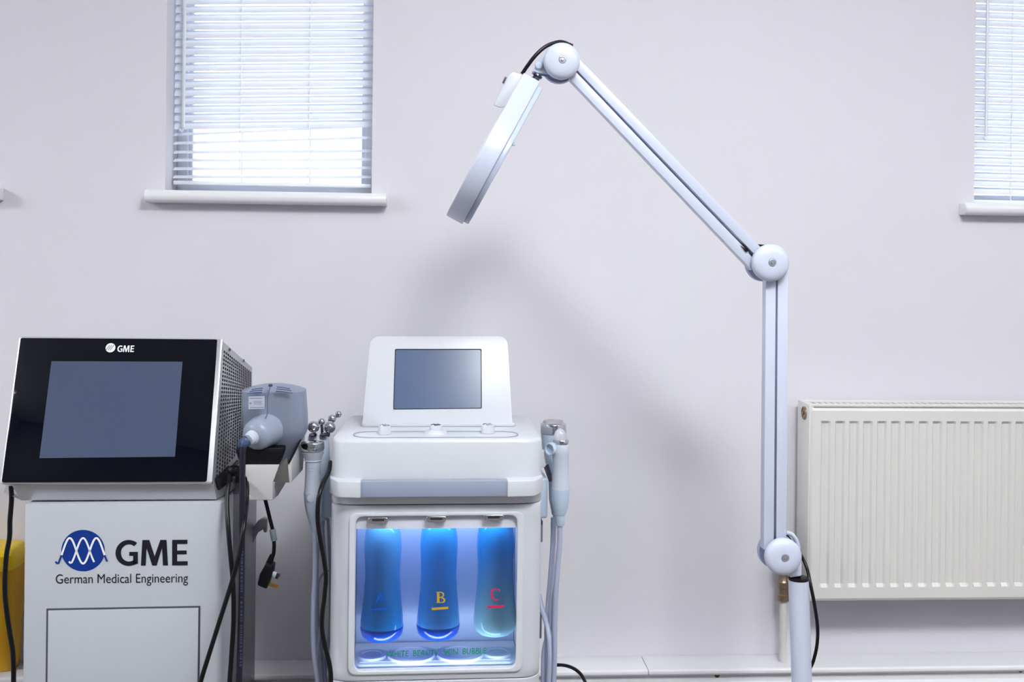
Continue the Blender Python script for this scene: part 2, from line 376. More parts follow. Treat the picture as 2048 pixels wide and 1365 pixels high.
# ------------------------------------------------------------------ boxed ledge along the foot of the wall
LZ = fw.at(1300, 1312, WY).z; LY = fw.onz(1400, 1340, LZ).y
LX0, LX1 = XL+.001, XR-.001
e = bpy.data.objects.new('baseboard_back', None); COL.objects.link(e); e['kind'] = 'structure'
seam = fw.at(1297, 1340, LY).x
for a, b in ((LX0, seam-.0006), (seam+.0006, LX1)):
    prof = [(WY-.0005, LZ), (LY+.004, LZ), (LY, LZ-.003), (LY-.001, LZ-.010), (LY+.003, LZ-.014), (LY+.007, LZ-.016), (WY-.0005, LZ-.016)]
    G().slab([(a, y, z) for y, z in prof], (b-a, 0, 0)).build('ledge_board', trim_m, e, bev=.0015)
yf = LY+.012
prof = [(WY-.001, .001), (yf-.012, .001), (yf-.012, LZ-.050), (yf-.008, LZ-.046), (yf-.008, LZ-.040), (yf-.003, LZ-.036), (yf, LZ-.034), (yf, LZ-.016), (WY-.001, LZ-.016)]
G().slab([(LX0, y, z) for y, z in prof], (LX1-LX0, 0, 0)).build('front_board', trim_m, e, bev=.001)
for px, py in ((1434, 1351), (2041, 1341)):
    c = fw.at(px, py, yf); G().lathe(c+Vector((0, .001, 0)), (0, -1, 0), [(.006, 0), (.006, .002), (.0035, .0035), (.0015, .0035), (.0015, .001), (.0001, .001)], 16).build('screw', mat('bronze_screw', (92, 80, 60), .4, metal=.8), e)
# ------------------------------------------------------------------ radiator
RY = 2.392; f = Fr(1626, RY, 0); f.O.z = 0
f.C = f.R @ (CAM-f.O); d0 = 0.0
zt_r = f.at(1626, 817, 0).z; zb_r = f.at(1640, 1203, 0).z; LR = 1.30
rad = f.empty('radiator'); tag(rad, 'white ribbed panel radiator on the wall at the right', 'radiator')
def groove_panel():
    g = G(); p0 = f.at(1640.5, 1000, 0).x; pit = .0333; nr = int((LR-.03)/pit)
    gz1 = f.at(1660, 846, 0).z; gz0 = f.at(1660, 1171, 0).z
    xs = [0, .004]; dx = [0, 0]
    for k in range(nr):
        a = p0+pit*k
        xs += [a, a+.004, a+.019, a+.023]; dx += [0, 1, 1, 0]
    xs += [LR-.004, LR]; dx += [0, 0]
    zz = [zb_r, zb_r+.006, gz0-.006, gz0+.002, gz1-.002, gz1+.004, zt_r-.006, zt_r]; dz = [0, 0, 0, 1, 1, 0, 0, 0]
    V = [[g.bm.verts.new((x, .006*(dx[i]*dz[j]) + (.003 if j in (0, len(zz)-1) or i in (0, len(xs)-1) else 0), z)) for j, z in enumerate(zz)] for i, x in enumerate(xs)]
    for i in range(len(xs)-1):
        for j in range(len(zz)-1): g.bm.faces.new([V[i][j], V[i+1][j], V[i+1][j+1], V[i][j+1]])
    B = g.bm.verts.new
    n = len(xs)-1; m = len(zz)-1
    bb = [B((0, .014, zb_r)), B((LR, .014, zb_r)), B((LR, .014, zt_r)), B((0, .014, zt_r))]
    g.bm.faces.new(bb[::-1]); g.bm.faces.new([V[i][0] for i in range(n, -1, -1)]+[bb[0], bb[1]])
    g.bm.faces.new([V[i][m] for i in range(n+1)]+[bb[2], bb[3]]); g.bm.faces.new([V[0][j] for j in range(m+1)]+[bb[3], bb[0]]); g.bm.faces.new([V[n][j] for j in range(m, -1, -1)]+[bb[1], bb[2]])
    return g.build('front_panel', rad_m, rad, ang=20)
groove_panel()
DR = .085
G().slab([(-.004, .006, zb_r+.012), (-.004, DR, zb_r+.012), (-.004, DR, zt_r+.010), (-.004, .004, zt_r+.008)], (.012, 0, 0)).build('side_panel', rad_m, rad, bev=.002)
G().box((LR-.008, .006, zb_r+.012), (LR+.004, DR, zt_r+.008)).build('side_panel', rad_m, rad, bev=.002)
G().box((.008, DR-.012, zb_r+.01), (LR-.008, DR, zt_r+.004)).build('rear_panel', rad_m, rad, bev=.002)
g = G(); g.box((.0, .004, zt_r+.003), (LR, .018, zt_r+.009)).box((.0, DR-.014, zt_r+.003), (LR, DR, zt_r+.010)); g.build('top_rail', rad_m, rad, bev=.0015)
g = G()
for k in range(86): g.box((.012+k*.015, .017, zt_r+.002), (.019+k*.015, DR-.013, zt_r+.006))
go = g.build('top_grille', rad_m, rad, sm=False); go['kind'] = 'stuff'
c = Vector((-.004, .035, f.at(1607, 826, .04).z))
G().lathe(c, (-1, 0, 0), [(.0155, 0), (.0155, .003), (.013, .004), (.012, .002), (.004, .002), (.004, .006), (.0001, .006)], 24).build('vent_plug', brass_m, rad)
for x in (.15, LR-.15):
    G().box((x-.015, DR-.002, zt_r-.10), (x+.015, WY-f.O.y-.0005, zt_r-.04)).build('wall_bracket', rad_m, rad, bev=.001)
# pipe and valve
PY = 2.452; pc = fw.at(1565, 1320, PY); pf = Fr(); pz = LZ
pe = bpy.data.objects.new('radiator_pipe', None); COL.objects.link(pe); pe.location = (pc.x, pc.y, pz); tag(pe, 'white painted radiator pipe with brass valve rising from the ledge', 'pipe')
pr = .0088; zv0 = fw.at(1565, 1203, PY).z-pz; zv1 = fw.at(1565, 1158, PY).z-pz
G().cyl((0, 0, .0005), (0, 0, zv0+.004), pr).build('riser', rad_m, pe)
g = G(); g.lathe((0, 0, zv0), (0, 0, 1), [(.012, 0), (.0155, .003), (.0155, .016), (.0125, .018), (.0125, .030), (.0145, .032), (.0145, .046), (.011, .050), (.010, zv1-zv0+.02)], 6 if 0 else 18)
g.build('valve', brass_m, pe)
G().lathe((0, 0, zv1+.015), (0, 0, 1), [(.014, 0), (.017, .004), (.017, .030), (.013, .036), (.0001, .036)], 20).build('valve_cap', white_m, pe, bev=0)
G().tube([(.008, 0, zv1-.004), (.045, -.004, zv1-.004), (.075, -.02, zv1+.004)], .009).build('radiator_tail', brass_m, pe)
# ------------------------------------------------------------------ yellow sharps bin on the ledge
f = Fr(-20, 2.462, 0); yb = f.empty('sharps_bin'); yb.location.z = LZ; tag(yb, 'yellow sharps bin on the ledge behind the black cable at the left edge', 'bin')
off = Vector((0, 0, -LZ))
def binring(z, hw, y0, y1, e=5):
    P = []
    for i in range(32):
        a = 2*math.pi*i/32; ca, sa = math.cos(a), math.sin(a)
        P.append(Vector((math.copysign(abs(ca)**(2/e), ca)*hw-.012, (y0+y1)/2+math.copysign(abs(sa)**(2/e), sa)*(y1-y0)/2, z)))
    return P
hb = f.at(20, 1128, -.03).z-LZ; ht = f.at(20, 1092, -.03).z-LZ
G().rings([binring(.001, .078, -.022, .030), binring(.010, .082, -.026, .033), binring(hb, .095, -.082, .036)]).build('body', yelb_m, yb)
G().rings([binring(hb-.004, .097, -.085, .0365), binring(hb+.004, .099, -.088, .037), binring(ht-.012, .098, -.086, .037), binring(ht-.003, .092, -.076, .034), binring(ht, .082, -.062, .028)]).build('lid', yel_m, yb)
# ------------------------------------------------------------------ laser workstation
f = Fr(245, 1.95, 1.8); LS = f.empty('laser_workstation'); tag(LS, 'grey-white medical laser cabinet with tilted black-glass console on top', 'medical machine')
TD = .090
gTL = f.at(40, 675, TD); gTR = f.at(438, 678, TD); gBL = f.at(2, 968, 0); gBR = f.at(416, 966, 0)
gN = (gTR-gBL).cross(gTL-gBR); gN.normalize()
if gN.y > 0: gN = -gN
gN = (gBR-gBL).cross(gTL-gBL).normalized()
if gN.y > 0: gN = -gN
gp = gBL
def onG(px, py, h=0): return f.on(px, py, gp+gN*h, gN)
# glass
q = [onG(4, 966), onG(414, 964), onG(436, 680), onG(42, 677)]
G().slab(fillet(q[:], .004, 3), gN*.003).build('glass_panel', glass_m, LS, bev=.0006)
cx = (gBL.x+gBR.x)/2
def mir(p): return Vector((2*cx-p.x, p.y, p.z))
# aluminium frame behind the glass
fo = [onG(1, 969), onG(424, 968), onG(445, 678), onG(39, 673.5)]
G().slab(fillet(fo, .004, 3), -gN*.012).build('front_bezel', alu_m, LS, bev=.0012)
A = f.at(446, 682, TD+.008); B = f.at(427, 966, .012); F_ = f.at(505, 735, .225)
n_s = (F_-A).cross(B-A).normalized()
C_ = f.on(434, 1000, A, n_s); D_ = f.on(464, 982, A, n_s); H_ = f.on(505, 948, A, n_s)
prof = [A, B, C_, D_, H_, F_]
left = [mir(p) for p in prof]; left[1] = f.at(22, 971, .012); left[2] = f.at(42, 1002, C_.y)
g = G(); g.hull(prof, left); g.build('console_housing', alu_m, LS, bev=.002, ang=25)
# perforated side skin as a patch, holes on it
hA, hB, hF, hE = (450, 703), (431, 948), (499, 741), (499, 868)
def patch(u, v, out=.0):
    # u: front to rear, v: top to bottom
    a = A.lerp(F_, .06+.86*u); b = B.lerp(H_, .06+.86*u); p = a.lerp(b, v)
    nn = (F_-A).cross(B-A).normalized()
    if nn.x < 0: nn = -nn
    return p+nn*out
g = G()
nu, nv = 15, 31
for i in range(nu):
    for j in range(nv):
        u = i/(nu-1); v0 = .07; v1 = .955-.27*u; v = v0+(v1-v0)*j/(nv-1)
        c = patch(u, v, .0007); du = (patch(min(u+.01, 1.01), v, .0007)-c).normalized(); dv = (patch(u, v+.01, .0007)-c).normalized()
        r = .0027; g.face([c+(du*math.cos(t)+dv*math.sin(t))*r for t in [k*math.pi/4+.39 for k in range(8)]])
o = g.build('perforation', dark_m, LS, sm=False); o['kind'] = 'stuff'
# recessed side grip
nn = (F_-A).cross(B-A).normalized(); nn = nn if nn.x > 0 else -nn
gp4 = [(429, 957), (457, 931), (462, 962), (436, 982)]
q4 = [f.on(a, b, B+nn*.0015, nn) for a, b in gp4]
G().slab(fillet(q4, .004, 3), nn*.002).build('side_grip', dark_m, LS, bev=.0005)
for a, b in ((459, 700), (487, 722)):
    c = f.on(a, b, A+nn*.001, nn); G().lathe(c, nn, [(.003, 0), (.003, .0015), (.0001, .002)], 12).build('screw', steel_m, LS)
# screen
q = [onG(79, 917, .0032), onG(350, 914, .0032), onG(365, 724, .0032), onG(103, 723, .0032)]
G().slab(q, gN*.0004).build('screen', lcd_m, LS, sm=False)
gme('console_lettering', white_p, LS, onG(234, 704.5, .0036), onG(267.5, 704.5, .0036), onG(235.5, 691.5, .0036))
c = onG(221, 696, .0036); r = 9.8*f.sc(221, 696, .08)
ux = (onG(231, 696, .0036)-c).normalized(); uy = gN.cross(ux).normalized(); uy = uy if uy.z > 0 else -uy
G().face([c+(ux*math.cos(a)+uy*math.sin(a))*r for a in [i*math.pi/20 for i in range(40)]]).build('console_emblem', white_p, LS, sm=False)
g = G()
for s in (-1, 0, 1):
    P = [c+gN*.0003+ux*r*(s*.42-.12+.30*math.sin(t*1.5))+uy*r*(.62*t) for t in [-1+2*k/10 for k in range(11)]]
    ribbon(g, P, r*.17, gN)
g.build('emblem_waves', grey_p, LS, sm=False)
# feet under console
ztop = f.at(245, 1009, 0).z
CF = .0     # cabinet front plane
for px in (90, 415):
    for d in (.07, .15):
        p = f.at(px, 1005, .06); zb = min(ztop, .9); G().cyl((p.x, d, zb-.003), (p.x, d, zb+.02), .014).build('foot', black_m, LS)
# cabinet
cxl = f.at(48, 1150, .0).x; cxr = f.at(446, 1150, .01).x
plan = [(cxl, 0), (cxr, 0), (cxr, .115), (cxl, .115)]
pl = fillet([Vector((x, y, .07)) for x, y in plan], [.004, .012, .002, .002], 4)
G().slab(pl, (0, 0, ztop-.07)).build('cabinet_front_shell', cab_m, LS, bev=.001)
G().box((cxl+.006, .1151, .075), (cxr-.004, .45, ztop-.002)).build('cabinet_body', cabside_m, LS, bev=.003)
# door
d0x = f.at(97, 1222, 0).x; d1x = f.at(397, 1218, 0).x; dz = f.at(245, 1219, 0).z
G().box((d0x-.0035, -.0004, .16), (d1x+.0035, .002, dz+.0035)).build('door_gap', dark_m if 0 else mat('door_shadow_gap', (70, 72, 82), .7, var=0), LS, sm=False)
G().box((d0x, -.0022, .165), (d1x, .002, dz)).build('door', cab_m, LS, bev=.0008)
N0 = Vector((0, -1, 0)); h = -.0006
gme('cabinet_lettering', black_p, LS, f.at(231, 1132.5, h), f.at(375.5, 1131.5, h), f.at(231, 1081, h))
text('cabinet_lettering', 'German Medical Engineering', black_p, LS, f.at(111.5, 1174, h), f.at(376, 1171.5, h), f.at(111.5, 1149.5, h), bold=0)
cc = (166.2, 1102.0); rx, ry = 43.5, 41.5
G().face([f.at(cc[0]+rx*math.cos(a), cc[1]+ry*math.sin(a), -.0004) for a in [i*math.pi/32 for i in range(64)]]).build('cabinet_emblem', blue_p, LS, sm=False)
gw = G(); gb = G()
def crv(x):   # curve A in zoom coordinates
    return 480-86*math.cos((x-470)/180*2*math.pi)
def px_(x, y): return (x/3.371, 960+y/3.371)
def inside(q): return ((q[0]-cc[0])/rx)**2+((q[1]-cc[1])/ry)**2 < 1
def strokes(pts, wd):
    for i in range(len(pts)-1):
        a, b = pts[i], pts[i+1]; ins = inside(((a[0]+b[0])/2, (a[1]+b[1])/2)); g = gw if ins else gb
        lo = max(0, i-1); hi = min(len(pts)-1, i+2)
        def off(j):
            a0 = Vector(pts[max(0, j-1)]); b0 = Vector(pts[min(len(pts)-1, j+1)]); t = (b0-a0).normalized(); return Vector((-t.y, t.x))*wd/2
        oa, ob = off(i), off(i+1)
        g.face([f.at(a[0]-oa.x, a[1]-oa.y, -.0009), f.at(b[0]-ob.x, b[1]-ob.y, -.0009), f.at(b[0]+ob.x, b[1]+ob.y, -.0009), f.at(a[0]+oa.x, a[1]+oa.y, -.0009)])
PA = [(375, 552), (383, 564), (395, 564)]+[(x, crv(x)) for x in range(405, 716, 5)]+[(722, 552)]
PB = [(465, 552), (473, 562), (483, 560)]+[(x, 480-86*math.cos((x-560)/180*2*math.pi)) for x in range(492, 632, 5)]+[(635, 556)]
strokes([px_(*p) for p in PA], 3.9); strokes([px_(*p) for p in PB], 3.7)
gw.build('emblem_waves', white_p, LS, sm=False); gb.build('emblem_tails', blue_p, LS, sm=False)
for x in (cxl+.05, cxr-.05):
    for y in (.06, .40):
        G().lathe((x-.012, y, .035), (1, 0, 0), [(.034, 0), (.035, .003), (.035, .021), (.034, .024)], 24).build('castor', black_m, LS)
        G().box((x-.016, y-.012, .055), (x+.016, y+.012, .078)).build('castor_fork', steel_m, LS, bev=.002)
# hook on the side, rear
P = [f.at(498, 1092, .42), f.at(503, 1075, .42), f.at(510, 1058, .42), f.at(520, 1046, .42), f.at(531, 1042, .42), f.at(532, 1060, .42)]
g = G()
HP = [(494, 1095), (497, 1078), (504, 1060), (514, 1045), (526, 1038), (534, 1040), (533, 1066), (528, 1066), (526, 1060), (516, 1066), (508, 1082), (500, 1103)]
g.slab([f.at(a, b, .40) for a, b in HP], (0, .02, 0)); g.build('hook', cabside_m, LS, bev=.001)
# ------------------------------------------------------------------ handpiece, its cradle
f = Fr(550, 2.05, 1.8)
cr = f.empty('handpiece_cradle'); tag(cr, 'cream plastic cradle with black pad holding the grey laser handpiece', 'holder')
def poly(pts, d, thick, name, m, par, bev=.0015, dirv=None):
    return G().slab([f.at(a, b, d) for a, b in pts], dirv or (0, thick, 0)).build(name, m, par, bev=bev)
poly([(490, 931), (558, 931), (546, 965), (545, 1001), (495, 1001), (494, 958), (489, 946)], -.07, .010, 'front_plate', cream_m, cr)
A1 = [f.at(546, 965, -.062), f.at(545, 1001, -.062), f.at(549, 1000, .0), f.at(571, 968, .03)]
G().hull([f.at(546, 964, -.0595), f.at(545.5, 1001, -.0595), f.at(556, 992, .02), f.at(572, 966, .03)], [f.at(520, 964, -.0595), f.at(510, 1001, -.0595), f.at(510, 992, .02), f.at(520, 966, .03)]).build('tray', cream_m, cr, bev=.001)
poly([(562, 928), (574, 916), (578, 966), (546, 966), (552, 948)], -.045, .006, 'side_web', mat('olive_grey_plastic', (98, 98, 94), .5), cr, bev=.0005)
G().hull([f.at(577, 926, -.04), f.at(578, 967, -.04), f.at(598, 945, .05), f.at(600, 880, .05)], [f.at(583, 924, -.035), f.at(584, 964, -.035), f.at(606, 940, .055), f.at(611, 864, .055)]).build('side_wing', cream_m, cr, bev=.001)
poly([(470, 897), (568, 896), (566, 906), (557, 931), (491, 931), (477, 922)], -.060, .085, 'pad', black_m, cr, bev=.003)
G().hull([f.at(600, 880, -.02), f.at(576, 926, -.045), f.at(578, 930, -.043), f.at(604, 878, -.018)], [f.at(600, 880, .05), f.at(576, 922, .02), f.at(579, 926, .02), f.at(612, 862, .05)]).build('wing_liner', black_m, cr)
poly([(455, 962), (478, 958), (492, 962), (492, 985), (470, 990), (455, 985)], .02, .05, 'mounting_arm', cabside_m, cr)
hp = f.empty('laser_handpiece'); tag(hp, 'rounded grey laser handpiece with vent slots, cable plugged in its front', 'handpiece')
g = G(); g.stack(f, .0, [(767, 535, 566, .5, 2.6), (770, 518, 584, .62, 2.8), (774, 502, 598, .72, 3), (779, 487.5, 610, .76, 3.2), (781, 485.5, 611.5, .76, 3.3), (795, 484.5, 612.5, .74, 3.4), (830, 485, 615, .7, 3.4), (857, 486, 616, .7, 3.2), (868, 489, 612, .68, 3), (884, 498, 602, .62, 2.8), (905, 515, 589, .5, 2.6), (925, 535, 578, .38, 2.4), (938, 545, 574, .32, 2.2)], seg=48)
g.build('housing', gray_m, hp, ang=28)
# neck boss towards viewer
cb = f.at(525, 864, -.045); sp = f.sc(525, 864, -.05)
bx = Vector((-.42, -.88, -.18)).normalized()
g = G(); g.lathe(cb-bx*.03, bx, [(37*sp, 0), (35*sp, .02), (32.5*sp, .040), (31*sp, .050), (28*sp, .057), (20*sp, .0615), (10*sp, .064), (.0001, .064)], 40)
g.build('cable_boss', mat('handpiece_light_grey', (142, 150, 170), .33, var=.01), hp, ang=60)
tip = cb-bx*.03+bx*.064
g = G(); g.lathe(tip-bx*.004, bx, [(.0135, 0), (.0135, .006), (.0115, .007), (.0115, .013), (.0105, .014), (.0105, .020)], 24); g.build('connector', white2_m, hp)
# vent slots on the top
g = G()
for s, xs_ in ((-1, ((503, 526, 777), (499, 525, 781), (495, 524, 785))), (1, ((554, 580, 774.5), (553, 583, 778.5), (552, 585, 783)))):
    for a, b, y in xs_:
        p0 = f.at(a, y+(3 if s < 0 else 0), -.055); p1 = f.at(b, y+(0 if s < 0 else 4), -.055)
        g.tube([p0, (p0+p1)/2+Vector((0, 0, .0008)), p1], .0011, seg=6)
g.build('vent_slots', mat('slot_shadow_blue', (82, 92, 128), .6), hp)
G().tube([f.at(541, 773, -.058), f.at(538, 784, -.064), f.at(535, 800, -.0655), f.at(535, 825, -.0655), f.at(531, 838, -.066)], .0009, seg=6).build('seam', mat('seam_grey', (92, 98, 118), .6), hp)
G().lathe(f.at(541, 772.5, -.054), (0, -.4, 1), [(.004, 0), (.004, .002), (.0001, .0022)], 14).build('screw', steel_m, hp)
q = [f.at(497, 819, -.0668), f.at(529, 818, -.0668), f.at(529, 793, -.0668), f.at(497, 794, -.0668)]
G().slab(q, (0, .001, 0)).build('rating_label', label_p, hp, sm=False)
g = G()
for a, b, y, t in ((499, 524, 797, 1.2), (507, 524, 803, .9), (507, 523, 806, .9), (507, 524, 809, .9), (499, 503, 807, 3), (500, 528, 815.5, 1.2)):
    g.face([f.at(a, y-t/2, -.0672), f.at(b, y-t/2, -.0672), f.at(b, y+t/2, -.0672), f.at(a, y+t/2, -.0672)])
g.build('label_marks', grey_p, hp, sm=False)
# elbow + cable of the handpiece
g = G(); e1 = tip+bx*.016
g.tube([e1, e1+bx*.010+Vector((-.004, 0, -.004)), f.at(490, 884, -.13), f.at(486, 893, -.13)], [.0105, .0065], seg=14); g.build('strain_relief', mat('blue_grey_rubber', (66, 80, 116), .25), hp)
g = G(); g.tube([f.at(486.5, 888, -.13), f.at(485.5, 905, -.132), f.at(484.5, 960, -.135), f.at(484, 1040, -.135), f.at(483.5, 1130, -.135), f.at(482, 1230, -.135), f.at(478, 1365, -.135), f.at(476, 1440, -.13), f.at(455, 1530, -.05)], .0056, seg=12); g.build('cable', navy_m, hp)
# faint print along that cable
g = G(); random.seed(2); y = 1100
while y < 1330:
    hh = random.choice((3, 5, 8)); x = 484-(y-1100)/250*3
    if random.random() > .22: g.face([f.at(x-2, y, -.1408), f.at(x+2.4, y, -.1408), f.at(x+2.4, y+hh*.6, -.1408), f.at(x-2, y+hh*.6, -.1408)])
    y += hh
g.build('cable_print', mat('cable_print_grey', (58, 62, 90), .5), hp, sm=False)
# ------------------------------------------------------------------ black cables by the laser
f0 = Fr()
def cable(name, pts, r, m, label, cat='cable', group=None, seg=10, org=None):
    P = [f0.at(*p) if not isinstance(p, Vector) else p for p in pts]; o = P[0] if org is None else org
    b = G().tube([p-o for p in P], r, seg=seg).build(name, m); b.location = o; tag(b, label, cat, group); return b
cable('black_cable', [(492, 958, 1.99), (494, 975, 1.97), (493, 1010, 1.945), (488, 1050, 1.90), (478, 1110, 1.887), (462, 1170, 1.887), (440, 1240, 1.89), (418, 1310, 1.895), (400, 1370, 1.90), (380, 1460, 1.90)], .0042, blackc_m, 'black cable slanting down to the left across the laser cabinet edge')
cable('black_cable', [(475, 925, 2.05), (464, 940, 2.0), (458, 965, 1.96), (454, 1000, 1.94), (456, 1050, 1.92), (461, 1110, 1.91), (466, 1170, 1.91), (467, 1240, 1.91), (463, 1310, 1.91), (459, 1370, 1.91), (456, 1450, 1.92)], .0043, blackc_m, 'black cable hanging straight down the corner of the laser cabinet')
cb_ = bpy.data.objects.new('cable_clip', None); 
p = f0.at(468, 942, 1.985); g = G(); g.sphere((0, 0, 0), .012, 1.1, .8, .9, 16); g.box((-.016, -.006, -.02), (-.002, .006, -.002)); g.box((.004, -.008, -.022), (.02, .006, .008)); o = g.build('cable_clip', black_m, bev=.001); o.location = p; tag(o, 'black cable clip gathering the cables under the console', 'clip')
bpy.data.objects.remove(cb_)
cable('black_cable', [(22, 972, 2.0), (23, 1000, 2.0), (20, 1040, 2.0), (19, 1075, 2.0), (13, 1110, 2.0), (10, 1150, 2.0), (10, 1190, 2.0), (14, 1230, 2.0), (20, 1270, 2.0), (26, 1310, 2.0), (27, 1370, 2.0), (24, 1450, 2.0)], .0045, blackc_m, 'black cable hanging left of the laser cabinet in front of the yellow bin')
# mains plug
f = Fr(545, 2.08, 0); pl_ = f.empty('mains_plug'); tag(pl_, 'black three-pin plug dangling on a short cable below the cradle', 'plug')
G().tube([f.at(528, 990, 0), f.at(532, 1006, 0), f.at(539, 1035, 0), f.at(545, 1060, 0), f.at(548, 1085, 0), f.at(547, 1108, 0), f.at(541, 1125, 0)], .0036).build('cable', black_m, pl_)
G().cyl(f.at(544.5, 1059, 0), f.at(548.5, 1082, 0), .0062, 8).build('cable_tag', mat('pale_green_tag', (120, 134, 136), .4, var=.2, vscale=120), pl_, bev=.001)
g = G(); g.tube([f.at(545, 1110, 0), f.at(541, 1121, 0), f.at(537, 1133, 0)], [.0045, .0075]); g.build('strain_relief', black_m, pl_)
poly([(531, 1129), (546, 1134), (544, 1150), (533, 1180), (514, 1172), (519, 1150)], -.02, .036, 'plug_body', black_m, pl_, bev=.003)
def pin(a, b, r1, m, nm, d): G().box((0, -r1, -.0032), ((f.at(*b, d)-f.at(*a, d)).length, r1, .0032), Matrix.Translation(f.at(*a, d)) @ (f.at(*b, d)-f.at(*a, d)).to_track_quat('X', 'Z').to_matrix().to_4x4()).build(nm, m, pl_, bev=.0005)
pin((535, 1168), (557, 1174), .002, mat('plug_brass', (176, 130, 66), .3, metal=.7), 'earth_pin', 0)
pin((541, 1146), (553, 1149), .003, white_m, 'pin_sleeve', -.008); pin((553, 1149), (560, 1151), .003, steel_m, 'pin', -.008)
pin((541, 1152), (551, 1154), .003, white_m, 'pin_sleeve', .010); pin((551, 1154), (557, 1156), .003, steel_m, 'pin', .010)
# ------------------------------------------------------------------ beauty machine
f = Fr(870, 1.95, 1.5); BM = f.empty('skin_treatment_machine'); tag(BM, 'white beauty treatment machine with tilted grey screen and bottle bay', 'medical machine')
mzt = f.at(870, 879, 0).z; mzs = f.at(870, 1010, 0).z; mzb = f.at(870, 1361, 0).z
xl = f.at(664, 960, .06).x; xr = f.at(1080, 960, .06).x
def plan(z, ins=0, lb=.012, rb=-.004, back=.335, rf=.045): 
    P = [Vector((xl+ins, ins, z)), Vector((xr-ins, ins, z)), Vector((xr-ins-rb, back-ins, z)), Vector((xl+ins+lb, back-ins, z))]
    return fillet(P, [rf, rf, .03, .03], 8)
# upper shell
g = G(); g.rings([plan(mzs+.0012, .001), plan(mzs+.004), plan(mzt-.008), plan(mzt-.003, .0015), plan(mzt, .005)]); g.build('upper_shell', white_m, BM, ang=50)
g = G(); g.rings([plan(mzs-.004, .004), plan(mzs+.004, .004)]); g.build('shell_seam', mat('seam_shadow', (110, 112, 128), .6), BM, ang=50)
# lower body with the bottle bay
ox0 = f.at(709, 1190, 0).x; ox1 = f.at(1034, 1190, 0).x; oz1 = f.at(870, 1031, 0).z; oz0 = f.at(870, 1341, 0).z; RD = .15
g = G(); g.rings([plan(oz1, .0), plan(mzs-.0035), plan(mzs-.0012, .0015)])
g.rings([plan(mzb+.001, .001), plan(mzb+.003), plan(oz0)])
def bayplan(z):
    P = plan(z); i0 = min(range(len(P)), key=lambda i: (P[i]-Vector((xl, 0, z))).length)
    P = P[1:] if 0 else P
    # front edge runs between first fillet end and second fillet start: cut the bay into it
    k = 8  # last vertex of first fillet
    return P[:k+1]+[Vector((ox0-.006, 0, z)), Vector((ox0-.006, RD, z)), Vector((ox1+.009, RD, z)), Vector((ox1+.009, 0, z))]+P[k+1:]
g.hull(bayplan(oz0), bayplan(oz1)); g.build('lower_body', white_m, BM, ang=50)
g = G(); g.rings([plan(.10, .004), plan(mzb-.002, .0), plan(mzb-.001, .002)]); g.build('base_cover', white_m, BM, ang=50)
for x in (xl+.05, xr-.05):
    for y in (.06, .28):
        G().lathe((x-.012, y, .035), (1, 0, 0), [(.034, 0), (.035, .003), (.035, .021), (.034, .024)], 24).build('castor', black_m, BM)
        G().box((x-.014, y-.012, .055), (x+.014, y+.012, .102)).build('castor_fork', steel_m, BM, bev=.002)
# bay: lining, bezel, pane, top strip
G().box((ox0-.005, RD-.004, oz0), (ox1+.008, RD-.001, oz1)).build('bay_back', back_m, BM, sm=False)
inn = [Vector((ox0+.001, -.004, oz0+.002)), Vector((ox1-.001, -.004, oz0+.002)), Vector((ox1-.001, -.004, oz1-.001)), Vector((ox0+.001, -.004, oz1-.001))]
out = [Vector((ox0-.011, -.004, oz0-.006)), Vector((ox1+.0125, -.004, oz0-.006)), Vector((ox1+.0125, -.004, oz1+.006)), Vector((ox0-.011, -.004, oz1+.006))]
G().ring(fillet(out, .018, 6), fillet(inn, .016, 6), (0, .010, 0)).build('bay_bezel', white_m, BM, bev=.0022, seg=3)
zstrip = f.at(870, 1058, .004).z
G().box((ox0-.005, .0065, zstrip), (ox1+.008, .012, oz1-.001)).build('bay_header', mat('header_grey', (214, 216, 232), .35), BM, sm=False)
G().box((ox0-.005, .0125, oz0+.001), (ox1+.008, .0145, oz1-.001)).build('bay_pane', bay_m, BM, sm=False)
for px, py in ((756.5, 1040), (872.5, 1037.5), (987, 1034.5)):
    c = f.at(px, py, 0); w = .0187; hh = .0058
    P = fillet([Vector((c.x-w, .002, c.z-hh)), Vector((c.x+w, .002, c.z-hh)), Vector((c.x+w, .002, c.z+hh)), Vector((c.x-w, .002, c.z+hh))], [.008, .008, .004, .004], 5)
    o = G().slab(P, (0, -.010, 0)).build('latch', chrome_m, BM, bev=.002, seg=3)
    P2 = fillet([Vector((c.x-w*.6, -.0078, c.z-.001)), Vector((c.x+w*.6, -.0078, c.z-.001)), Vector((c.x+w*.6, -.0078, c.z+.003)), Vector((c.x-w*.6, -.0078, c.z+.003))], .0015, 3)
    G().slab(P2, (0, -.0008, 0)).build('latch_slot', steel_m, o, sm=False)
G().box((ox0-.005, .0005, oz0+.0002), (ox1+.008, RD-.004, oz0+.0012)).build('bay_floor', white_m, BM, sm=False)
# low raised rings standing in for shadow and reflection arcs on the bay floor
for k in range(4):
    x = ox0+(ox1-ox0)*(.02+.31*k)+.006
    x = min(max(x, ox0+.03), ox1-.03)
    G().lathe((x, .075, oz0+.0012), (0, 0, 1), [(.047 if 0 < k < 3 else .029, 0), (.045 if 0 < k < 3 else .027, .004), (.034 if 0 < k < 3 else .020, .0045), (.032 if 0 < k < 3 else .018, .002), (.0001, .002)], 32).build('floor_shade_ring', white2_m, BM)
text('bay_lettering', 'WHITE  BEAUTY  SKIN  BUBBLE', green_p, BM, f.at(772, 1315.5, .012), f.at(972, 1308, .012), f.at(772.5, 1303.5, .012), bold=.004)
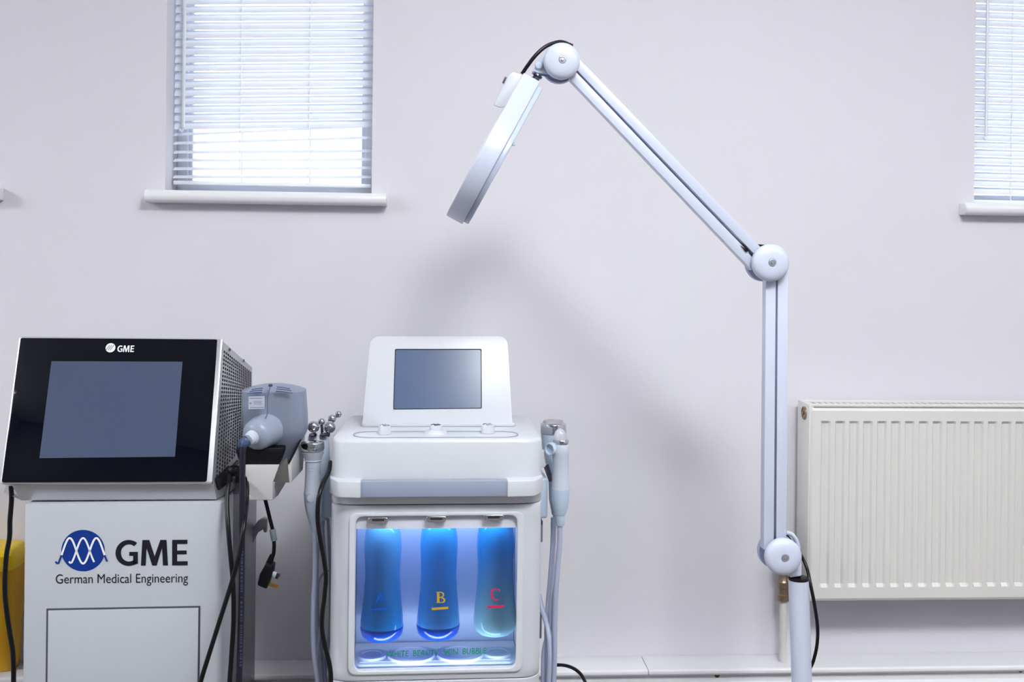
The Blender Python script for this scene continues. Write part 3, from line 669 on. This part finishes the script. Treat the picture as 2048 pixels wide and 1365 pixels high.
# letters on the pane in front of each bottle
ph = .0118
text('bottle_letter', 'A', bluel_p, BM, f.at(751, 1206, ph), f.at(772, 1205, ph), f.at(751, 1186, ph))
g = G(); 
def bar2(g, a, b, t): g.face([f.at(a[0], a[1]-t/2, ph), f.at(b[0], b[1]-t/2, ph), f.at(b[0], b[1]+t/2, ph), f.at(a[0], a[1]+t/2, ph)])
bar2(g, (744, 1220), (783, 1218), 3); g.build('letter_underline', bluel_p, BM, sm=False)
g = G(); g.face([f.at(a, b, ph) for a, b in ((874, 1185), (879, 1185), (879, 1207), (874, 1207))]); bar2(g, (872, 1206.3), (883, 1206), 1.4); bar2(g, (872, 1185.4), (883, 1185), 1.4)
def strokef(pts, ws):
    P = [f.at(a, b, ph-.0001) for a, b in pts]; ribbon(g, P, [w*.00092 for w in ws], Vector((0, -1, 0)))
strokef([(880, 1185.4), (884, 1186), (887, 1188.5), (887, 1192), (884, 1194.7), (879, 1195.3)], [1, 2, 3.2, 3.2, 2, 1]); strokef([(879, 1195.5), (886, 1197), (889, 1200), (888.5, 1203.5), (885, 1205.8), (880, 1206.2)], [1, 2.4, 3.6, 3.6, 2.4, 1])
g.build('bottle_letter', gold_p, BM, sm=False)
g = G(); bar2(g, (863.5, 1219), (896.5, 1216.5), 4.6); g.build('letter_underline', gold_p, BM, sm=False)
g = G(); pts = []; ws = []
for k in range(17):
    a = math.radians(-52-(256*k/16)); pts.append((992+9*math.cos(a), 1189.5+11.2*math.sin(a))); ws.append(.8+3.4*max(0, math.sin(math.pi*k/16))**1.4)
strokef(pts, ws); strokef([(998.5, 1178.5), (999.3, 1184.5)], [1.6, .8]); g.build('bottle_letter', red_p, BM, sm=False)
g = G(); bar2(g, (974.5, 1215.5), (1007.5, 1213), 4.6); g.build('letter_underline', red_p, BM, sm=False)
# unseen area lights added to give the bay its blue glow
ba = bpy.data.lights.new('bay_fill_light', 'AREA'); ba.shape = 'RECTANGLE'; ba.size = ox1-ox0-.02; ba.size_y = .016; ba.energy = .26; ba.color = (.70, .84, 1.0)
bo = bpy.data.objects.new('bay_fill_light', ba); COL.objects.link(bo); bo.parent = BM; bo.location = ((ox0+ox1)/2, .026, oz1-.006); bo.rotation_euler = (math.radians(28), 0, 0)
b3 = bpy.data.objects.new('bay_fill_light', ba.copy()); b3.data.energy = .24; COL.objects.link(b3); b3.parent = BM; b3.location = ((ox0+ox1)/2, .018, oz0+.006); b3.rotation_euler = (math.radians(128), 0, 0)
bb = ba.copy(); bb.energy = .34; bb.color = (.66, .79, 1.0); b2 = bpy.data.objects.new('bay_fill_light', bb); COL.objects.link(b2); b2.parent = BM; b2.location = ((ox0+ox1)/2, .128, oz1-.006)
# handle brackets and bar
hz0 = f.at(870, 996, -.03).z; hz1 = f.at(870, 963, -.03).z
for s, (pa, pb, pc2) in ((-1, (664, 683, 721)), (1, (1080, 1062, 1015))):
    xe = xl-.0005 if s < 0 else xr+.0005; xi = f.at(pb, 980, -.03).x; xc = f.at(pc2, 980, -.03).x; xb = xc - s*(.012)
    base = [Vector((xe, .035, 0)), Vector((xe, .012, 0)), Vector((xi-(xi-xe)*.3, -.026, 0)), Vector((xc, -.031, 0)), Vector((xc, -.005, 0)), Vector((xb, .02, 0))]
    P = fillet(base, [0, .01, .012, 0, 0, 0], 4)
    G().hull([p+Vector((0, 0, hz0)) for p in P], [p+Vector((0, 0, hz1)) for p in P]).build('handle_bracket', white_m, BM, bev=.002, seg=3)
xa = f.at(720, 980, -.028).x; xb = f.at(1016, 980, -.028).x
G().box((xa, -.0275, hz0+.0008), (xb, -.006, hz1-.0008)).build('handle_bar', bar_m, BM, bev=.0012)
# inlay ring on top, knobs
zi = mzt
iq = [f.onz(705, 872, zi), f.onz(1036, 868, zi)]
yb0 = f.onz(870, 876.5, zi).y; yb1 = f.onz(870, 863.5, zi).y
L_ = [Vector((iq[0].x, yb0, zi+.0002)), Vector((iq[1].x, yb0, zi+.0002)), Vector((iq[1].x, yb1, zi+.0002)), Vector((iq[0].x, yb1, zi+.0002))]
rin = (yb1-yb0)/2
O = fillet(L_, rin*1.0, 8); cc_ = Vector(((iq[0].x+iq[1].x)/2, (yb0+yb1)/2, zi+.0002)); t = .0032
I = [Vector((cc_.x+(p.x-cc_.x)*(1-t*1.0/((iq[1].x-iq[0].x)/2)), cc_.y+(p.y-cc_.y)*(1-t*1.6/rin), p.z)) for p in O]
G().ring(O, I, (0, 0, .0008)).build('inlay_trim', bar_m, BM, sm=False)
for k, (px, py) in enumerate(((769, 873), (871.5, 872), (975.5, 871))):
    c = f.onz(px, py-4, zi); sp = f.sc(px, py, c.y); r = 13.6*sp
    if k == 1: G().lathe((c.x, c.y, zi), (0, 0, 1), [(r*1.68, 0), (r*1.62, .004), (r*1.2, .007), (r, .008)], 32).build('knob_flange', white_m, BM, ang=60)
    hk = (f.at(px, 852, c.y).z-f.at(px, 869, c.y).z)
    o = G().lathe((c.x, c.y, zi+.0005), (0, 0, 1), [(r*1.02, 0), (r, .002), (r*.93, hk-.002), (r*.88, hk), (r*.8, hk)], 32).build('knob', white_m, BM)
    G().lathe((c.x, c.y, zi+hk), (0, 0, 1), [(r*.8, 0), (r*.76, .0016), (r*.45, .0024), (r*.3, .0012), (.0001, .0012)], 28).build('knob_cap', chrome_m, o)
# head with screen
hb_, ht_ = .165, .235
def hq(px, py):
    t = (850-py)/(850-672); return f.at(px, py, hb_+(ht_-hb_)*t)
hn = (hq(1000, 850)-hq(740, 850)).cross(hq(740, 680)-hq(740, 850)).normalized(); hn = hn if hn.y < 0 else -hn
hp0 = hq(870, 850)
def onH(px, py, h=0): return f.on(px, py, hp0+hn*h, hn)
zh = mzt-.001
def H2(L, h=0): return [onH(a, b, h) for a, b in L]
fr_ = fillet(H2([(724, 853), (1025, 851), (1015, 673), (741, 673)]), [.004, .004, .022, .022], 6)
bk = [p-hn*.045 for p in fr_]; ctr = sum(bk, Vector())/len(bk)
bk = [ctr+(p-ctr)*.93+Vector((0, .01, -.002)) for p in bk]
bk = [Vector((p.x, p.y, max(p.z, mzt+.0005))) for p in bk]
g = G(); g.rings([[p+(ctr2-p)*.012 for p in fr_] if 0 else fr_, bk]); g.build('screen_housing', white_m, BM, bev=.004, seg=3, ang=50)
sc = fillet(H2([(786.5, 819.5), (963.5, 817.5), (963, 698.5), (790, 698.5)], .0004), .0025, 3)
G().slab(sc, hn*.0006).build('screen_rim', dark_m, BM, sm=False)
sc = fillet(H2([(788, 818.5), (962, 816.5), (961.5, 700.5), (791.5, 700.5)], .0012), .002, 3)
G().slab(sc, hn*.0004).build('screen', lcd2_m, BM, sm=False)
# head plinth
P = [Vector((onH(722, 853).x, onH(722, 853).y-.006, mzt)), Vector((onH(1031, 851).x, onH(1031, 851).y-.006, mzt)), Vector((onH(1031, 851).x, .32, mzt)), Vector((onH(722, 853).x, .32, mzt))]
G().slab(fillet(P, .008, 4), (0, 0, .007)).build('head_plinth', white_m, BM, bev=.002)
# side holders
for s in (-1, 1):
    if s < 0: P = [f.at(647, 958, .14), f.at(647, 1037, .14)]; xx0, xx1 = P[0].x, xl+.006
    else: P = [f.at(1096, 957, .14), f.at(1096, 1038, .14)]; xx0, xx1 = xr-.004, P[0].x
    G().box((min(xx0, xx1), .14, P[1].z), (max(xx0, xx1), .24, P[0].z)).build('side_holder', hand_m, BM, bev=.005, seg=3)
G().box((xr-.003, .13, f.at(1090, 936, .13).z), (f.at(1091, 936, .13).x, .155, f.at(1090, 903, .13).z)).build('side_clip', white_m, BM, bev=.003)
for y0_, y1_ in ((1043, 1085), (1233, 1278)):
    G().box((xr-.002, .16, f.at(1084, y1_, .16).z), (f.at(1085.5, 1060, .16).x, .22, f.at(1084, y0_, .16).z)).build('side_vent', mat('vent_grey', (112, 114, 128), .5), BM, bev=.0005)
# bottles
bots = [('blue bottle lettered A, leftmost of three hanging in the machine bay', 763.5, 0), ('blue bottle lettered B, middle of three hanging in the machine bay', 876, 1), ('bottle lettered C fading from blue to teal, rightmost in the machine bay', 989.5, 2)]
for lab, pxc, k in bots:
    bd = .072; dy = [0, -4, -8][k]
    sc_ = f.sc(pxc, 1280, bd); pr_ = [(1275, 24), (1272, 34), (1266, 40), (1256, 42.8), (1240, 42.6), (1215, 40.2), (1185, 37.4), (1155, 35.8), (1130, 36.3), (1100, 37.8), (1080, 37.2), (1062, 34.5), (1050, 30), (1042, 24), (1036, 15)]
    z0 = f.at(pxc, 1275+dy, bd).z; c = f.at(pxc, 1275+dy, bd); be = bpy.data.objects.new('bottle', None); COL.objects.link(be)
    M = Matrix.Translation(f.O) @ Matrix.Rotation(f.yaw, 4, 'Z'); be.matrix_world = M @ Matrix.Translation(Vector((c.x, c.y, z0)))
    tag(be, lab, 'bottle', 'serum bottles in the machine bay')
    prof = [(r*sc_, f.at(pxc, y+dy, bd).z-z0) for y, r in pr_]
    top = oz1-z0-.0006
    prof = [p for p in prof if p[1] < top-.006]+[(.013, top-.005), (.013, top)]
    colr = [((96, 172, 232), (40, 160, 232)), ((60, 160, 236), (80, 170, 240)), ((40, 150, 226), (166, 216, 222))][k]
    G().lathe((0, 0, 0), (0, 0, 1), prof, 40).build('bottle_body', bottle_mat('bottle_liquid', colr[0], colr[1], .03, .16, .22), be, ang=60)
    if k < 2: G().lathe((0, 0, -.001), (0, 0, 1), [(.020, 0), (34.6*sc_, .0015), (41*sc_, .008), (43.4*sc_, .018), (43.2*sc_, .024), (42.4*sc_, .0245)], 40).build('bottle_base', mat('deep_blue_base', (0, 80, 200), .12, coat=.4), be, ang=60)
# ------------------------------------------------------------------ handpieces on the machine's left side
f = Fr(628, 2.06, 0)
u = f.empty('ultrasound_wand'); tag(u, 'white wand with wide chrome ring on top, left side of the beauty machine', 'wand')
g = G(); g.stack(f, 0, [(903, 603, 649), (906, 604, 648), (912, 607, 645), (920, 609.5, 643), (921.5, 608.5, 644), (924, 611, 642), (945, 611, 641), (955, 610, 642), (978, 609, 643), (985, 608, 644)]); g.build('body', white2_m, u, ang=30)
g = G(); g.stack(f, 0, [(884, 606, 645), (885, 602.5, 648.5), (897, 602, 649), (902, 604, 647)]); o = g.build('chrome_ring', chrome_m, u, bev=.001); 
g = G(); g.stack(f, 0, [(985, 607.5, 644.5), (1005, 608.5, 645), (1025, 612, 643), (1045, 618, 638), (1062, 623, 634)]); g.build('grip', hand_m, u, ang=50)
g = G()
for y in (929, 934, 939, 944): g.stack(f, 0, [(y-1, 610.3, 641.7), (y+1, 610.3, 641.7)])
g.build('ribs', hand_m, u)
G().lathe(f.at(622, 997, -.017), (0, -1, 0), [(.0072, 0), (.0072, .0018), (.006, .002), (.0001, .0018)], 20).build('button', white2_m, u)
G().tube([f.at(628, 1058, 0), f.at(629, 1090, 0), f.at(629, 1150, 0), f.at(626, 1220, 0), f.at(627, 1300, 0), f.at(635, 1365, 0), f.at(640, 1430, 0)], .0045).build('cable', greycab_m, u)
f = Fr(645, 2.13, 0)
r_ = f.empty('roller_wand'); tag(r_, 'bluish wand tipped with five chrome balls behind the chrome-ring wand', 'wand')
g = G(); g.stack(f, 0, [(872, 618, 655, .7), (878, 616, 657, .8), (895, 615, 659, .85), (930, 620, 661, .85), (965, 624, 660, .85), (1000, 630, 658, .85), (1040, 636, 656, .8)]); g.build('body', hand_m, r_, ang=50)
g = G(); g.stack(f, -.0005, [(869, 620, 655, .7), (871, 617, 657, .78), (893, 615, 659, .86), (896, 616, 658, .86)]); g.build('head_cap', white2_m, r_, ang=50)
for i, (a, b, rr, d) in enumerate(((627, 854, 12.2, -.03), (659, 855, 12.2, -.01), (643, 844, 7.2, .01), (664, 838, 8.6, .02), (677, 829, 6.6, .03))):
    c = f.at(a, b, d); rm = rr*f.sc(a, b, d); G().sphere(c, rm, seg=28).build('ball', chrome_m, r_, ang=180)
for a, b, c, d_ in (((627, 860), (632, 872), -.03, .0022), ((659, 860), (657, 873), -.01, .0025), ((643, 846), (645, 872), .01, .003), ((677, 829), (650, 858), .025, .0025)):
    G().cyl(f.at(*a, c), f.at(*b, c*.5), d_, 12).build('stem', steel_m, r_)
for a, b in ((626, 870), (648, 869)):
    G().lathe(f.at(a, b, -.018), (0, -.2, 1), [(.0082, -.002), (.0082, .0008), (.006, .0015), (.005, .0004), (.0001, .0004)], 20).build('collar', steel_m, r_)
G().tube([f.at(646, 1036, 0), f.at(643, 1070, 0), f.at(634, 1110, .01), f.at(633, 1200, .0), f.at(637, 1300, 0), f.at(645, 1365, 0), f.at(648, 1430, 0)], .0042).build('cable', greycab_m, r_)
cable('grey_cable', [(645, 1038, 2.15), (646, 1080, 2.15), (652, 1160, 2.14), (640, 1260, 2.12), (634, 1330, 2.1), (640, 1430, 2.1)], .0036, greycab_m, 'thin grey cable hanging left of the machine, nearest the wands', group='thin grey cables left of the machine')
cable('grey_cable', [(656, 1038, 2.16), (658, 1080, 2.16), (661, 1150, 2.16), (660, 1250, 2.15), (652, 1330, 2.14), (646, 1430, 2.12)], .0032, greycab_m, 'thin grey cable hanging close against the machine left side', group='thin grey cables left of the machine')
cable('grey_cable', [(662, 1140, 2.17), (645, 1150, 2.17), (636, 1172, 2.16), (636, 1230, 2.15), (644, 1300, 2.14), (655, 1400, 2.12)], .0026, greycab_m, 'thin grey cable arching out from the machine left side', group='thin grey cables left of the machine')
cable('black_cable', [(661, 925, 2.02), (657, 945, 1.99), (647, 965, 1.955), (640, 985, 1.935), (636, 1010, 1.93), (636, 1045, 1.93), (641, 1080, 1.93), (648, 1120, 1.93), (652, 1155, 1.93), (649, 1195, 1.93), (644.5, 1235, 1.93), (645, 1265, 1.93), (652, 1300, 1.93), (660, 1335, 1.93), (662, 1370, 1.93), (660, 1450, 1.93)], .0042, blackc_m, 'thick black cable winding down in front of the wands left of the beauty machine')
# ------------------------------------------------------------------ handpieces on the right side
f = Fr(1121, 2.08, 0)
w = f.empty('dome_wand'); tag(w, 'white wand with a clear dome tip and side lens, right of the machine', 'wand')
g = G(); g.stack(f, 0, [(889, 1105, 1137), (892, 1103.5, 1138.5), (908, 1104, 1138.5), (912, 1105, 1137.5), (944, 1105, 1137.5), (972, 1104, 1138), (978, 1103, 1139)]); g.build('body', white2_m, w, ang=30)
g = G(); g.stack(f, 0, [(978, 1102.5, 1139), (1000, 1103, 1138), (1018, 1107, 1135), (1030, 1110, 1131)]); g.build('grip', hand_m, w, ang=40)
g = G(); g.stack(f, 0, [(880, 1107, 1137), (882, 1106, 1137.5), (889, 1106, 1137)]); g.build('chrome_ring', chrome_m, w, bev=.0005)
g = G(); g.stack(f, 0, [(881, 1107, 1133), (870, 1108, 1132), (863, 1111, 1130), (859, 1115, 1126), (857.5, 1119, 1122)]); g.build('dome', mat('frosted_dome', (214, 218, 230), .08, coat=.6, trans=.4), w, ang=80)
c = f.at(1107, 898, -.0); ax = Vector((-.72, -.69, 0)); sp = f.sc(1100, 898, 0)
G().lathe(c, ax, [(13*sp, 0), (13*sp, .010), (11.5*sp, .013), (9.5*sp, .0125), (9*sp, .008), (.0001, .0075)], 28).build('side_lens', hand_m, w, ang=35)
g = G(); g.stack(f, 0, [(1029, 1111, 1130), (1050, 1112, 1129), (1052, 1113, 1128)]); g.build('strain_relief', hand_m, w)
G().tube([f.at(1120, 1050, 0), f.at(1119, 1090, 0), f.at(1114, 1150, 0), f.at(1110, 1220, 0), f.at(1109, 1300, 0), f.at(1107, 1365, 0), f.at(1100, 1440, 0)], .0056).build('cable', greycab_m, w)
f = Fr(1106, 2.17, 0)
w = f.empty('disc_wand'); tag(w, 'wand with wide chrome cylinder head, behind the clear-dome wand', 'wand')
g = G(); g.stack(f, 0, [(868, 1082, 1133), (885, 1083, 1130), (905, 1086, 1122), (930, 1092, 1120), (960, 1097, 1121), (1000, 1098, 1122), (1030, 1104, 1118)]); g.build('body', hand_m, w, ang=50)
g = G(); g.stack(f, 0, [(845, 1085, 1128), (848, 1081, 1132), (866, 1081, 1133), (868, 1083, 1131)]); g.build('chrome_head', chrome_m, w, bev=.0008)
g = G(); g.stack(f, 0, [(841.5, 1087, 1126), (845.5, 1086, 1127)]); g.build('face_disc', mat('grey_face', (150, 146, 150), .4), w)
G().hull([f.at(a, b, -.04) for a, b in ((1087, 934), (1097, 928), (1104, 950), (1104, 963), (1098, 965))], [f.at(a, b, -.02) for a, b in ((1087, 934), (1097, 928), (1104, 950), (1104, 963), (1098, 965))]).build('retaining_clip', steel_m, w, bev=.002)
G().tube([f.at(1110, 1028, -.03), f.at(1108, 1080, -.03), f.at(1104, 1150, -.03), f.at(1098, 1210, -.03), f.at(1100, 1280, -.03), f.at(1098, 1365, -.03), f.at(1090, 1440, -.03)], .0045).build('cable', greycab_m, w)
cable('grey_cable', [(1105, 1036, 2.12), (1104, 1090, 2.12), (1099, 1160, 2.12), (1093, 1230, 2.12), (1092, 1300, 2.11), (1094, 1430, 2.1)], .0036, greycab_m, 'grey cable hanging between the machine and the clear-dome wand', group='grey cables right of the machine')
cable('grey_cable', [(1078, 1190, 2.14), (1086, 1225, 2.12), (1096, 1262, 2.08), (1099, 1310, 2.07), (1097, 1365, 2.07), (1092, 1440, 2.07)], .0050, greycab_m, 'grey cable crossing out from behind the machine right side', group='grey cables right of the machine')
cable('grey_cable', [(1113, 1160, 2.10), (1107, 1200, 2.09), (1102, 1250, 2.09), (1088, 1300, 2.09), (1086, 1365, 2.09), (1086, 1440, 2.09)], .0046, greycab_m, 'grey cable looping inward low on the machine right side', group='grey cables right of the machine')
cable('black_cable', [(1085, 1336, 2.26), (1112, 1331, 2.24), (1135, 1333, 2.21), (1155, 1343, 2.18), (1168, 1360, 2.16), (1178, 1390, 2.14), (1185, 1450, 2.12), (1175, 1520, 2.2)], .0036, blackc_m, 'thin black cable curving out low on the right of the beauty machine')
# ------------------------------------------------------------------ magnifier lamp
f = Fr(1606, 1.95, 0); LA = f.empty('magnifier_lamp'); tag(LA, 'white jointed magnifier lamp on a pole beside the radiator', 'lamp')
sp = f.sc(1500, 600, 0)
pt = f.at(1597, 1160, 0); pb = f.at(1603.5, 1365, 0); dirp = (pb-pt).normalized(); pfl = pt+dirp*((pt.z-.05)/-dirp.z)
rp = 19.6*f.sc(1597, 1160, 0)
G().cyl(pt, pfl, rp, 40).build('pole', lamp_m, LA)
g = G(); g.cyl(pt+Vector((0, 0, -.001)), pt+Vector((0, 0, .005)), rp*1.01, 40); g.build('pole_cap', black_m, LA, bev=.001)
bs = Vector((pfl.x, pfl.y, 0))
G().lathe(bs, (0, 0, 1), [(.05, .045), (.05, .075), (.035, .085), (rp*1.1, .12), (rp*1.05, .14)], 32).build('base_hub', lamp_m, LA)
for k in range(5):
    a = k*2*math.pi/5+.6; v = Vector((math.cos(a), math.sin(a), 0)); s = Vector((-v.y, v.x, 0))
    A_ = [bs+v*.03+s*q_+Vector((0, 0, z)) for q_, z in ((-.02, .045), (.02, .045), (.02, .08), (-.02, .08))]; B_ = [bs+v*.27+s*q_+Vector((0, 0, z)) for q_, z in ((-.013, .05), (.013, .05), (.013, .065), (-.013, .065))]
    G().hull(A_, B_).build('base_leg', lamp_m, LA, bev=.003)
    c = bs+v*.26+Vector((0, 0, .025)); G().lathe(c-s*.01, s, [(.024, 0), (.025, .003), (.025, .017), (.024, .02)], 20).build('castor', black_m, LA)
    G().box((-.008, -.004, 0), (.008, .004, .03), Matrix.Translation(bs+v*.26+Vector((0, 0, .03)))).build('castor_stem', steel_m, LA)
# neck above cap
G().hull([f.at(a, b, -.012) for a, b in ((1562, 1120), (1603, 1112), (1603, 1153), (1580, 1156))], [f.at(a, b, .014) for a, b in ((1562, 1120), (1603, 1112), (1603, 1153), (1580, 1156))]).build('neck', lamp_m, LA, bev=.002)
def disc(px, py, rpx, d0=-.030):
    c = f.at(px, py, d0); r = rpx*f.sc(px, py, d0)
    o = G().lathe(c+Vector((0, .012, 0)), (0, -1, 0), [(r*.985, 0), (r, .003), (r, .008), (r*.985, .0105), (r*.93, .0135), (r*.8, .0165), (r*.6, .0185), (r*.35, .0195), (r*.22, .0195), (r*.2, .018), (.0001, .018)], 48).build('joint_cap', lamp_m, LA, ang=50)
    c2 = c+Vector((0, -.0055, 0))
    G().lathe(c2, (0, -1, 0), [(.0070, 0), (.0070, .0018), (.0054, .0022), (.0050, .0012), (.0028, .0012), (.0026, .003), (.0001, .0032)], 20).build('screw', mat('screw_steel', (170, 172, 182), .35, metal=.6), o)
    # rear cap
    cbk = c+Vector((0, .05, 0))
    G().lathe(cbk, (0, 1, 0), [(r*.97, -.006), (r, 0), (r, .006), (r*.8, .012), (.0001, .014)], 40).build('rear_cap', lampd_m, LA, ang=50)
    G().lathe(c+Vector((0, .012, 0)), (0, 1, 0), [(r*.55, 0), (r*.55, .036)], 24).build('hinge_core', lampd_m, LA)
disc(1124, 121, 36.5); disc(1542.5, 526, 37); disc(1568, 1115.5, 36.5)
def armbar(p, q, wpx, d, dp=.022, nm='arm_bar'):
    a = f.at(p[0], p[1], d); b = f.at(q[0], q[1], d); t = (b-a); L = t.length; t.normalize(); s = Vector((0, 1, 0)).cross(t).normalized(); w = wpx*f.sc(*p, d)/2
    # C-shaped channel
    lip = .0022; prof = [(-w, 0), (w, 0), (w, dp), (w-lip, dp), (w-lip, lip), (-w+lip, lip), (-w+lip, dp), (-w, dp)]
    P = [a+s*u+Vector((0, v, 0)) for u, v in prof]; G().slab(P, t*L).build(nm, lamp_m, LA, bev=.0006)
armbar((1140, 112), (1527, 514), 19, -.012); armbar((1124, 128), (1510, 534), 19, -.012)
armbar((1542, 545), (1537.5, 1100), 20, -.012); armbar((1566, 545), (1562.5, 1100), 20, -.012)
# inner spring rods, seen in the slot between the bars
for a, b in (((1135, 124), (1520, 524)), ((1554, 550), (1550, 1095))):
    G().cyl(f.at(*a, .004), f.at(*b, .004), .0028, 10).build('tension_rod', lampd_m, LA)
G().hull([f.at(a, b, .0) for a, b in ((1508, 488), (1530, 490), (1518, 497))], [f.at(a, b, .012) for a, b in ((1508, 488), (1530, 490), (1518, 497))]).build('joint_pad', black_m, LA)
G().hull([f.at(a, b, -.014) for a, b in ((1482, 491), (1497, 503), (1492, 505))], [f.at(a, b, .006) for a, b in ((1482, 491), (1497, 503), (1492, 505))]).build('joint_pad', black_m, LA)
# curved guard and lower cable near the pole
G().tube([f.at(1572, 1066, .02), f.at(1584, 1070, .02), f.at(1593, 1082, .02), f.at(1597, 1098, .02)], .0042).build('cable_guard', white2_m, LA)
G().tube([f.at(1572, 1070, .024), f.at(1583, 1085, .028), f.at(1602, 1112, .03), f.at(1613, 1135, .02), f.at(1620, 1165, .0), f.at(1629, 1210, -.01), f.at(1635, 1255, -.01), f.at(1634, 1290, 0), f.at(1627, 1322, .01), f.at(1616, 1350, .02), f.at(1608, 1400, .028)], .0033).build('power_cable', blackc_m, LA)
# head joint bracket
G().hull([f.at(a, b, -.006) for a, b in ((1066, 141), (1084, 109), (1104, 92), (1124, 150), (1100, 150), (1074, 146))], [f.at(a, b, .006) for a, b in ((1066, 141), (1084, 109), (1104, 92), (1124, 150), (1100, 150), (1074, 146))]).build('head_bracket', lamp_m, LA, bev=.001)
G().lathe(f.at(1077.5, 131, -.006), (0, -1, 0), [(.0075, 0), (.0075, .003), (.006, .0045), (.0001, .005)], 20).build('bracket_rivet', hand_m, LA)
G().tube([f.at(1064, 145, -.002), f.at(1085, 149, -.002), f.at(1110, 155, -.002), f.at(1128, 159, -.002), f.at(1141, 155, -.002)], .0028).build('bracket_strap', mat('strap_blue_grey', (110, 122, 165), .3), LA)
G().tube([f.at(1044, 148, -.006), f.at(1057, 129, -.008), f.at(1072, 110, -.008), f.at(1090, 94, -.004), f.at(1108, 86, .002), f.at(1124, 84, .008), f.at(1145, 92, .012)], .0036).build('head_cable', blackc_m, LA)
c0 = f.at(1068, 152, 0); c1 = f.at(1082, 162, 0); ax = (f.at(1052, 178, 0)-f.at(1070, 147, 0)).normalized()
c = f.at(1076, 150, 0)
G().lathe(c, ax, [(.009, 0), (.0095, .001), (.0095, .004), (.007, .005), (.007, .009), (.0098, .010), (.0098, .015), (.0075, .016), (.0075, .022)], 20).build('swivel_nut', steel_m, LA)
# lamp head: disc seen edge on, axis lying nearly in the picture plane
top = f.at(1062, 159, 0); bot = f.at(908.5, 440, 0); u = (bot-top); Lh = u.length; u.normalize()
yv = (((top+bot)/2)-f.C).normalized(); yv = (yv-u*yv.dot(u)).normalized(); axis = u.cross(yv).normalized()
if axis.x < 0: axis = -axis
R = .118; cen = bot-u*R; th = .0345
tw = math.radians(0.6); Rr = Matrix.Rotation(tw, 3, u); axis = Rr @ axis; yv = Rr @ yv
pts = []
for k in range(49):
    a = math.radians(-148+296*k/48); pts.append(cen+u*math.cos(a)*R+yv*math.sin(a)*R)
nw = .024
pts += [top+u*.012+yv*-nw*1.0, top-yv*nw*.8, top+yv*nw*.8, top+u*.012+yv*nw*1.0] if 0 else []
tp = [top+yv*(-nw), top+yv*nw] if (pts[-1]-cen).dot(yv) < 0 else [top+yv*nw, top-yv*nw]
pts += tp
bodyp = [p-axis*th/2 for p in pts]
G().slab(bodyp, axis*th).build('head_shell', lamp_m, LA, bev=.002, seg=3, ang=50)
G().slab([cen+(p-cen)*.955+axis*(th/2-.0005) for p in pts], axis*.0105).build('lens_cover', mat('frosted_cover', (182, 190, 214), .25), LA, bev=.002, ang=50)
G().lathe(cen+axis*(th/2), axis, [(.066, -.004), (.064, .004), (.04, .009), (.0001, .011)], 40).build('magnifier_lens', mat('lens_glass', (215, 222, 235), .05, trans=.8), LA, ang=60)
G().lathe(cen-axis*(th/2-.0005), -axis, [(.112, 0), (.108, .002), (.074, .002), (.070, 0)], 48).build('rear_flange', white_m, LA)
cl = cen+axis*(th/2+.006)-yv*.100
cl = f.at(1027, 286, -.10)
G().box((-.006, -.004, -.004), (.006, .004, .004), Matrix.Translation(f.at(1024, 287, -.09))).build('cover_clip', hand_m, LA, bev=.001)
q = [(1024, 143), (1046, 150), (1018, 213), (1000, 216), (986, 210), (998, 188), (1003, 178), (1011, 164), (1016, 151)]
G().hull([f.at(a, b, -.022) for a, b in q], [f.at(a, b, .022) for a, b in q]).build('switch_box', white_m, LA, bev=.003)
q = [(1010, 153), (1014, 155), (1008, 168), (1004, 166)]
G().hull([f.at(a, b, -.010) for a, b in q], [f.at(a, b, .010) for a, b in q]).build('switch', mat('switch_grey', (72, 74, 92), .4), LA, bev=.0005)
